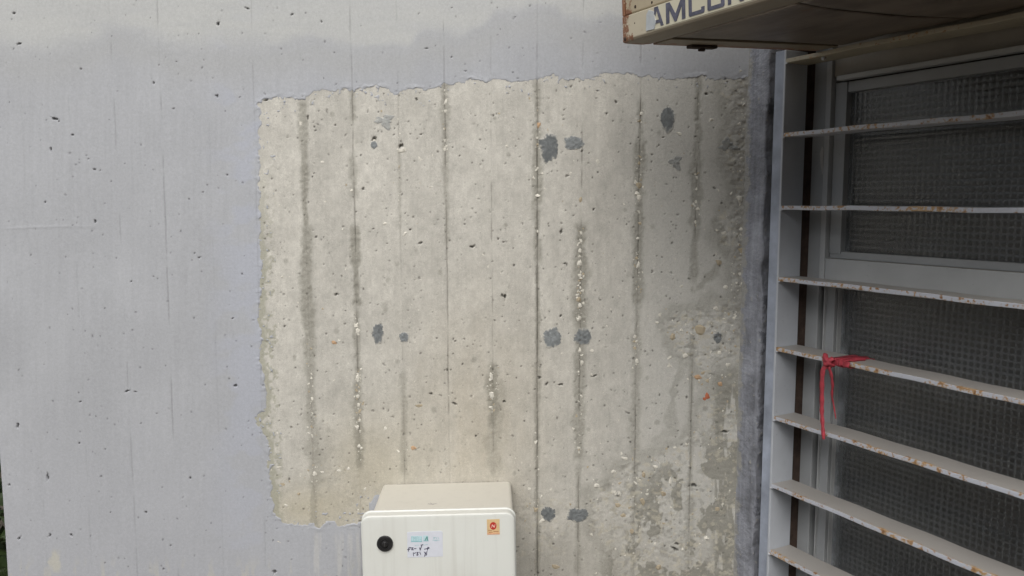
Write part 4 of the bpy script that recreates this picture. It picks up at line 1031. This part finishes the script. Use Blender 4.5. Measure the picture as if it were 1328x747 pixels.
# screws and holes in the front, hanging bracket below
M_HOLE = simple('rusty_screw', (.035, .022, .015), .8, .4, 80)
ACi = ACM.inverted(); fn_ = np.array((ACM.to_3x3() @ Vector((0, 1, 0)))[:]); fp_ = np.array((ACM @ Vector((0, -.003, 0)))[:])
def af(x, y):
    p = ACi @ Vector(hit(x, y, fp_, fn_)); return p.x, p.z
for (x, y, r) in [(822, 8.5, .0024), (843.5, 3, .0020), (810.5, 50.5, .003), (823, 30, .0012)]:
    px_, pz_ = af(x, y); px_ = max(px_, .003)
    bm = bmesh.new(); bmesh.ops.create_uvsphere(bm, u_segments=10, v_segments=6, radius=r, matrix=Matrix.Translation((px_, -.0028 if pz_ < .034 else -.0004, pz_)) @ Matrix.Diagonal((1, .5, 1, 1)))
    obj('screw', bm_mesh(bm, 'screw'), M_HOLE, ac, True)
bm = bmesh.new(); bx_, by_ = ac_at(880, 60)
by_ = .11
add_box(bm, .002, .016, by_, by_ + .05, -.0075, -.0031, .001, 1); add_box(bm, .006, .012, by_ + .018, by_ + .030, -.0115, -.0074, .0015, 1)
obj('bracket', bm_mesh(bm, 'bracket'), M_HOLE, ac)
# label strip and lettering
pA = af(850, 20)[0]
ZL0, ZL1 = .0030, .0334
bm = bmesh.new(); add_prism(bm, [(pA - .006, ZL0), (WA - .004, ZL0), (WA - .004, ZL1), (pA + .004, ZL1), (pA - .001, ZL1 - .009)], -.0029, -.0034)
lab = obj('label_strip', bm_mesh(bm, 'label_strip'), beige('cream_label', (0.60, 0.575, 0.45), -.06, (0.52, 0.49, 0.37)), ac)
M_LET = simple('faded_navy_lettering', (.085, .088, .125), .6, .35, 140)
letters = {'A': [[(0, 0), (.17, 0), (.42, .82), (.5, .55), (.58, .82), (.83, 0), (1, 0), (.66, 1), (.34, 1)], [(.22, .18), (.78, .18), (.73, .34), (.27, .34)]],
           'M': [[(0, 0), (.17, 0), (.17, 1), (0, 1)], [(.83, 0), (1, 0), (1, 1), (.83, 1)], [(.171, 1), (.171, .66), (.45, 0), (.55, 0), (.829, .66), (.829, 1), (.80, 1), (.5, .36), (.20, 1)]],
           'C': [[(0, .06), (.08, 0), (.92, 0), (1, .06), (1, .30), (.80, .30), (.80, .18), (.20, .18), (.20, .82), (.80, .82), (.80, .70), (1, .70), (1, .94), (.92, 1), (.08, 1), (0, .94)]],
           'O': [[(0, .06), (.08, 0), (.5, 0), (.5, .18), (.20, .18), (.20, .82), (.5, .82), (.5, 1), (.08, 1), (0, .94)], [(1, .06), (.92, 0), (.501, 0), (.501, .18), (.80, .18), (.80, .82), (.501, .82), (.501, 1), (.92, 1), (1, .94)]],
           'R': [[(0, 0), (.20, 0), (.20, 1), (0, 1)], [(.201, 1), (.201, .82), (.78, .82), (.78, .58), (.201, .58), (.201, .40), (.92, .40), (1, .48), (1, .94), (.92, 1)], [(.5, .399), (.72, .399), (1, 0), (.76, 0)]]}
for ch, x0, x1 in (('A', 840.5, 861), ('M', 864.5, 889.5), ('C', 894, 914.5), ('O', 918.5, 940.5), ('R', 945, 966)):
    u0, u1 = af(x0, 25)[0], af(x1, 25)[0]
    bm = bmesh.new()
    for k, pl in enumerate(letters[ch]):
        pts = [(u0 + p[0] * (u1 - u0), .0056 + p[1] * .0262) for p in pl]
        if ch == 'A': pts = [(max(p[0], pA - .0015), p[1]) for p in pts]
        add_prism(bm, pts, -.0031 - .00004 * k, -.0040 - .00004 * k)
    obj('letter', bm_mesh(bm, 'letter'), M_LET, lab)
# smear of pale blue wall paint over the torn start of the label
bm = bmesh.new()
add_prism(bm, [(pA - .020, .0045), (pA - .002, .004), (pA + .002, .012), (pA - .001, .02), (pA - .003, .027), (pA - .013, .031), (pA - .018, .026)], -.0028, -.0043)
obj('paint_smear', bm_mesh(bm), simple('pale_blue_smear', (.42, .45, .47), .6, .12, 60), ac)

# ---------------------------------------------------------------- ground and what grows past the end of the wall
def ground_mat():
    m, nt, N, L, B = new_mat('earth'); v = objco(N)
    n1 = noise(N, L, 2.5, 8, .65, v); n2 = noise(N, L, 40, 6, .7, v)
    r = ramp(N, L, n1.outputs['Fac'], .35, .65, (.10, .075, .05, 1), (.21, .175, .13, 1)); r2 = ramp(N, L, n2.outputs['Fac'], .3, .7, (.6, .6, .6, 1), (1.2, 1.2, 1.2, 1))
    L.new(mixc(N, L, 1.0, r.outputs['Color'], r2.outputs['Color'], 'MULTIPLY'), B.inputs['Base Color']); B.inputs['Roughness'].default_value = .95
    bump(N, L, n2.outputs['Fac'], .8, .02, B); return m
bm = bmesh.new(); S = 150
for q in [(-S, -S), (S, -S), (S, S), (-S, S)]: bm.verts.new((*q, 0))
bm.faces.new(bm.verts[:])
tag(obj('ground', bm_mesh(bm, 'ground'), ground_mat()), kind='structure')

def leaf_mat(name, c):
    m, nt, N, L, B = new_mat(name); v = objco(N)
    n1 = noise(N, L, 6, 3, .6, v)
    r = ramp(N, L, n1.outputs['Fac'], .3, .7, (*[x * .6 for x in c], 1), (*[x * 1.35 for x in c], 1))
    L.new(r.outputs['Color'], B.inputs['Base Color']); B.inputs['Roughness'].default_value = .55; return m
M_LEAF = leaf_mat('shrub_leaf', (.05, .085, .025)); M_TWIG = simple('shrub_twig', (.09, .065, .045), .9, .2, 40)
def shrub(x, y, h, w, seed, label, n=2600):
    rg = np.random.default_rng(seed)
    t = thing('shrub', label, 'shrub', Matrix.Translation((x, y, 0)), 'shrubs past the end of the wall')
    bm = bmesh.new()
    for k in range(9):
        an = rg.uniform(0, 6.28); top = Vector((math.cos(an) * w * .5 * rg.uniform(.3, 1), math.sin(an) * w * .5 * rg.uniform(.3, 1), h * rg.uniform(.6, .95)))
        p0 = Vector((rg.uniform(-.05, .05), rg.uniform(-.05, .05), -.02)); prev = None
        for i in range(6):
            f = i / 5; c = p0.lerp(top, f) + Vector((0, 0, .15 * h * math.sin(f * 3.14))) * .3; rad = .014 * (1 - f) + .003
            ring = [bm.verts.new(c + Vector((math.cos(q * 1.257) * rad, math.sin(q * 1.257) * rad, 0))) for q in range(5)]
            if prev:
                for q in range(5): bm.faces.new((prev[q], prev[(q + 1) % 5], ring[(q + 1) % 5], ring[q]))
            prev = ring
    obj('stem', bm_mesh(bm, 'stem'), M_TWIG, t)
    V, Fc = [], []
    cl = [(rg.normal(0, .28 * w), rg.normal(0, .28 * w), h * rg.uniform(.12, .92), rg.uniform(.10, .22)) for _ in range(42)]
    for k in range(n):
        c = cl[rg.integers(0, len(cl))]
        p = np.array([c[0], c[1], c[2]]) + rg.normal(0, 1, 3) * c[3] * .6
        if p[2] < .02: p[2] = .02 + abs(rg.normal(0, .08))
        d = rg.normal(0, 1, 3); d /= np.linalg.norm(d); e = np.cross(d, rg.normal(0, 1, 3)); e /= np.linalg.norm(e)
        Ll, Wl = rg.uniform(.04, .07), rg.uniform(.014, .024); nrm = np.cross(d, e)
        b = len(V); V += [p, p + d * Ll * .5 + e * Wl + nrm * .004, p + d * Ll, p + d * Ll * .5 - e * Wl + nrm * .004]; Fc += [(b, b + 1, b + 2), (b, b + 2, b + 3)]
    me = bpy.data.meshes.new('foliage'); me.from_pydata([tuple(v) for v in V], [], Fc); me.update()
    obj('foliage', me, M_LEAF, t)
shrub(-1.55, 2.35, 1.25, .9, 1, 'dark green shrub showing in the gap past the wall end')
shrub(-2.4, 2.3, 1.7, 1.0, 2, 'taller dark shrub further left, past the end of the wall')
shrub(-2.6, 3.2, 2.3, 1.4, 3, 'tallest shrub, standing behind the others past the wall end')

# ---------------------------------------------------------------- unseen slab behind the viewer, added to block low sky light
M_OPP = simple('blocker_render', (0.24, 0.23, 0.21), .9, .12, 2)
ob = thing('sky_blocker', 'unseen slab added behind the viewer to block low sky light', 'sky_blocker', Matrix.Translation((0, -5.0, 0)))
box('blocker_wall', -7, 7, -.3, 0, 0, 3.9, M_OPP, ob, .01)
box('blocker_cap', -7.05, 7.05, -.35, .05, 3.901, 3.98, M_OPP, ob, .01)
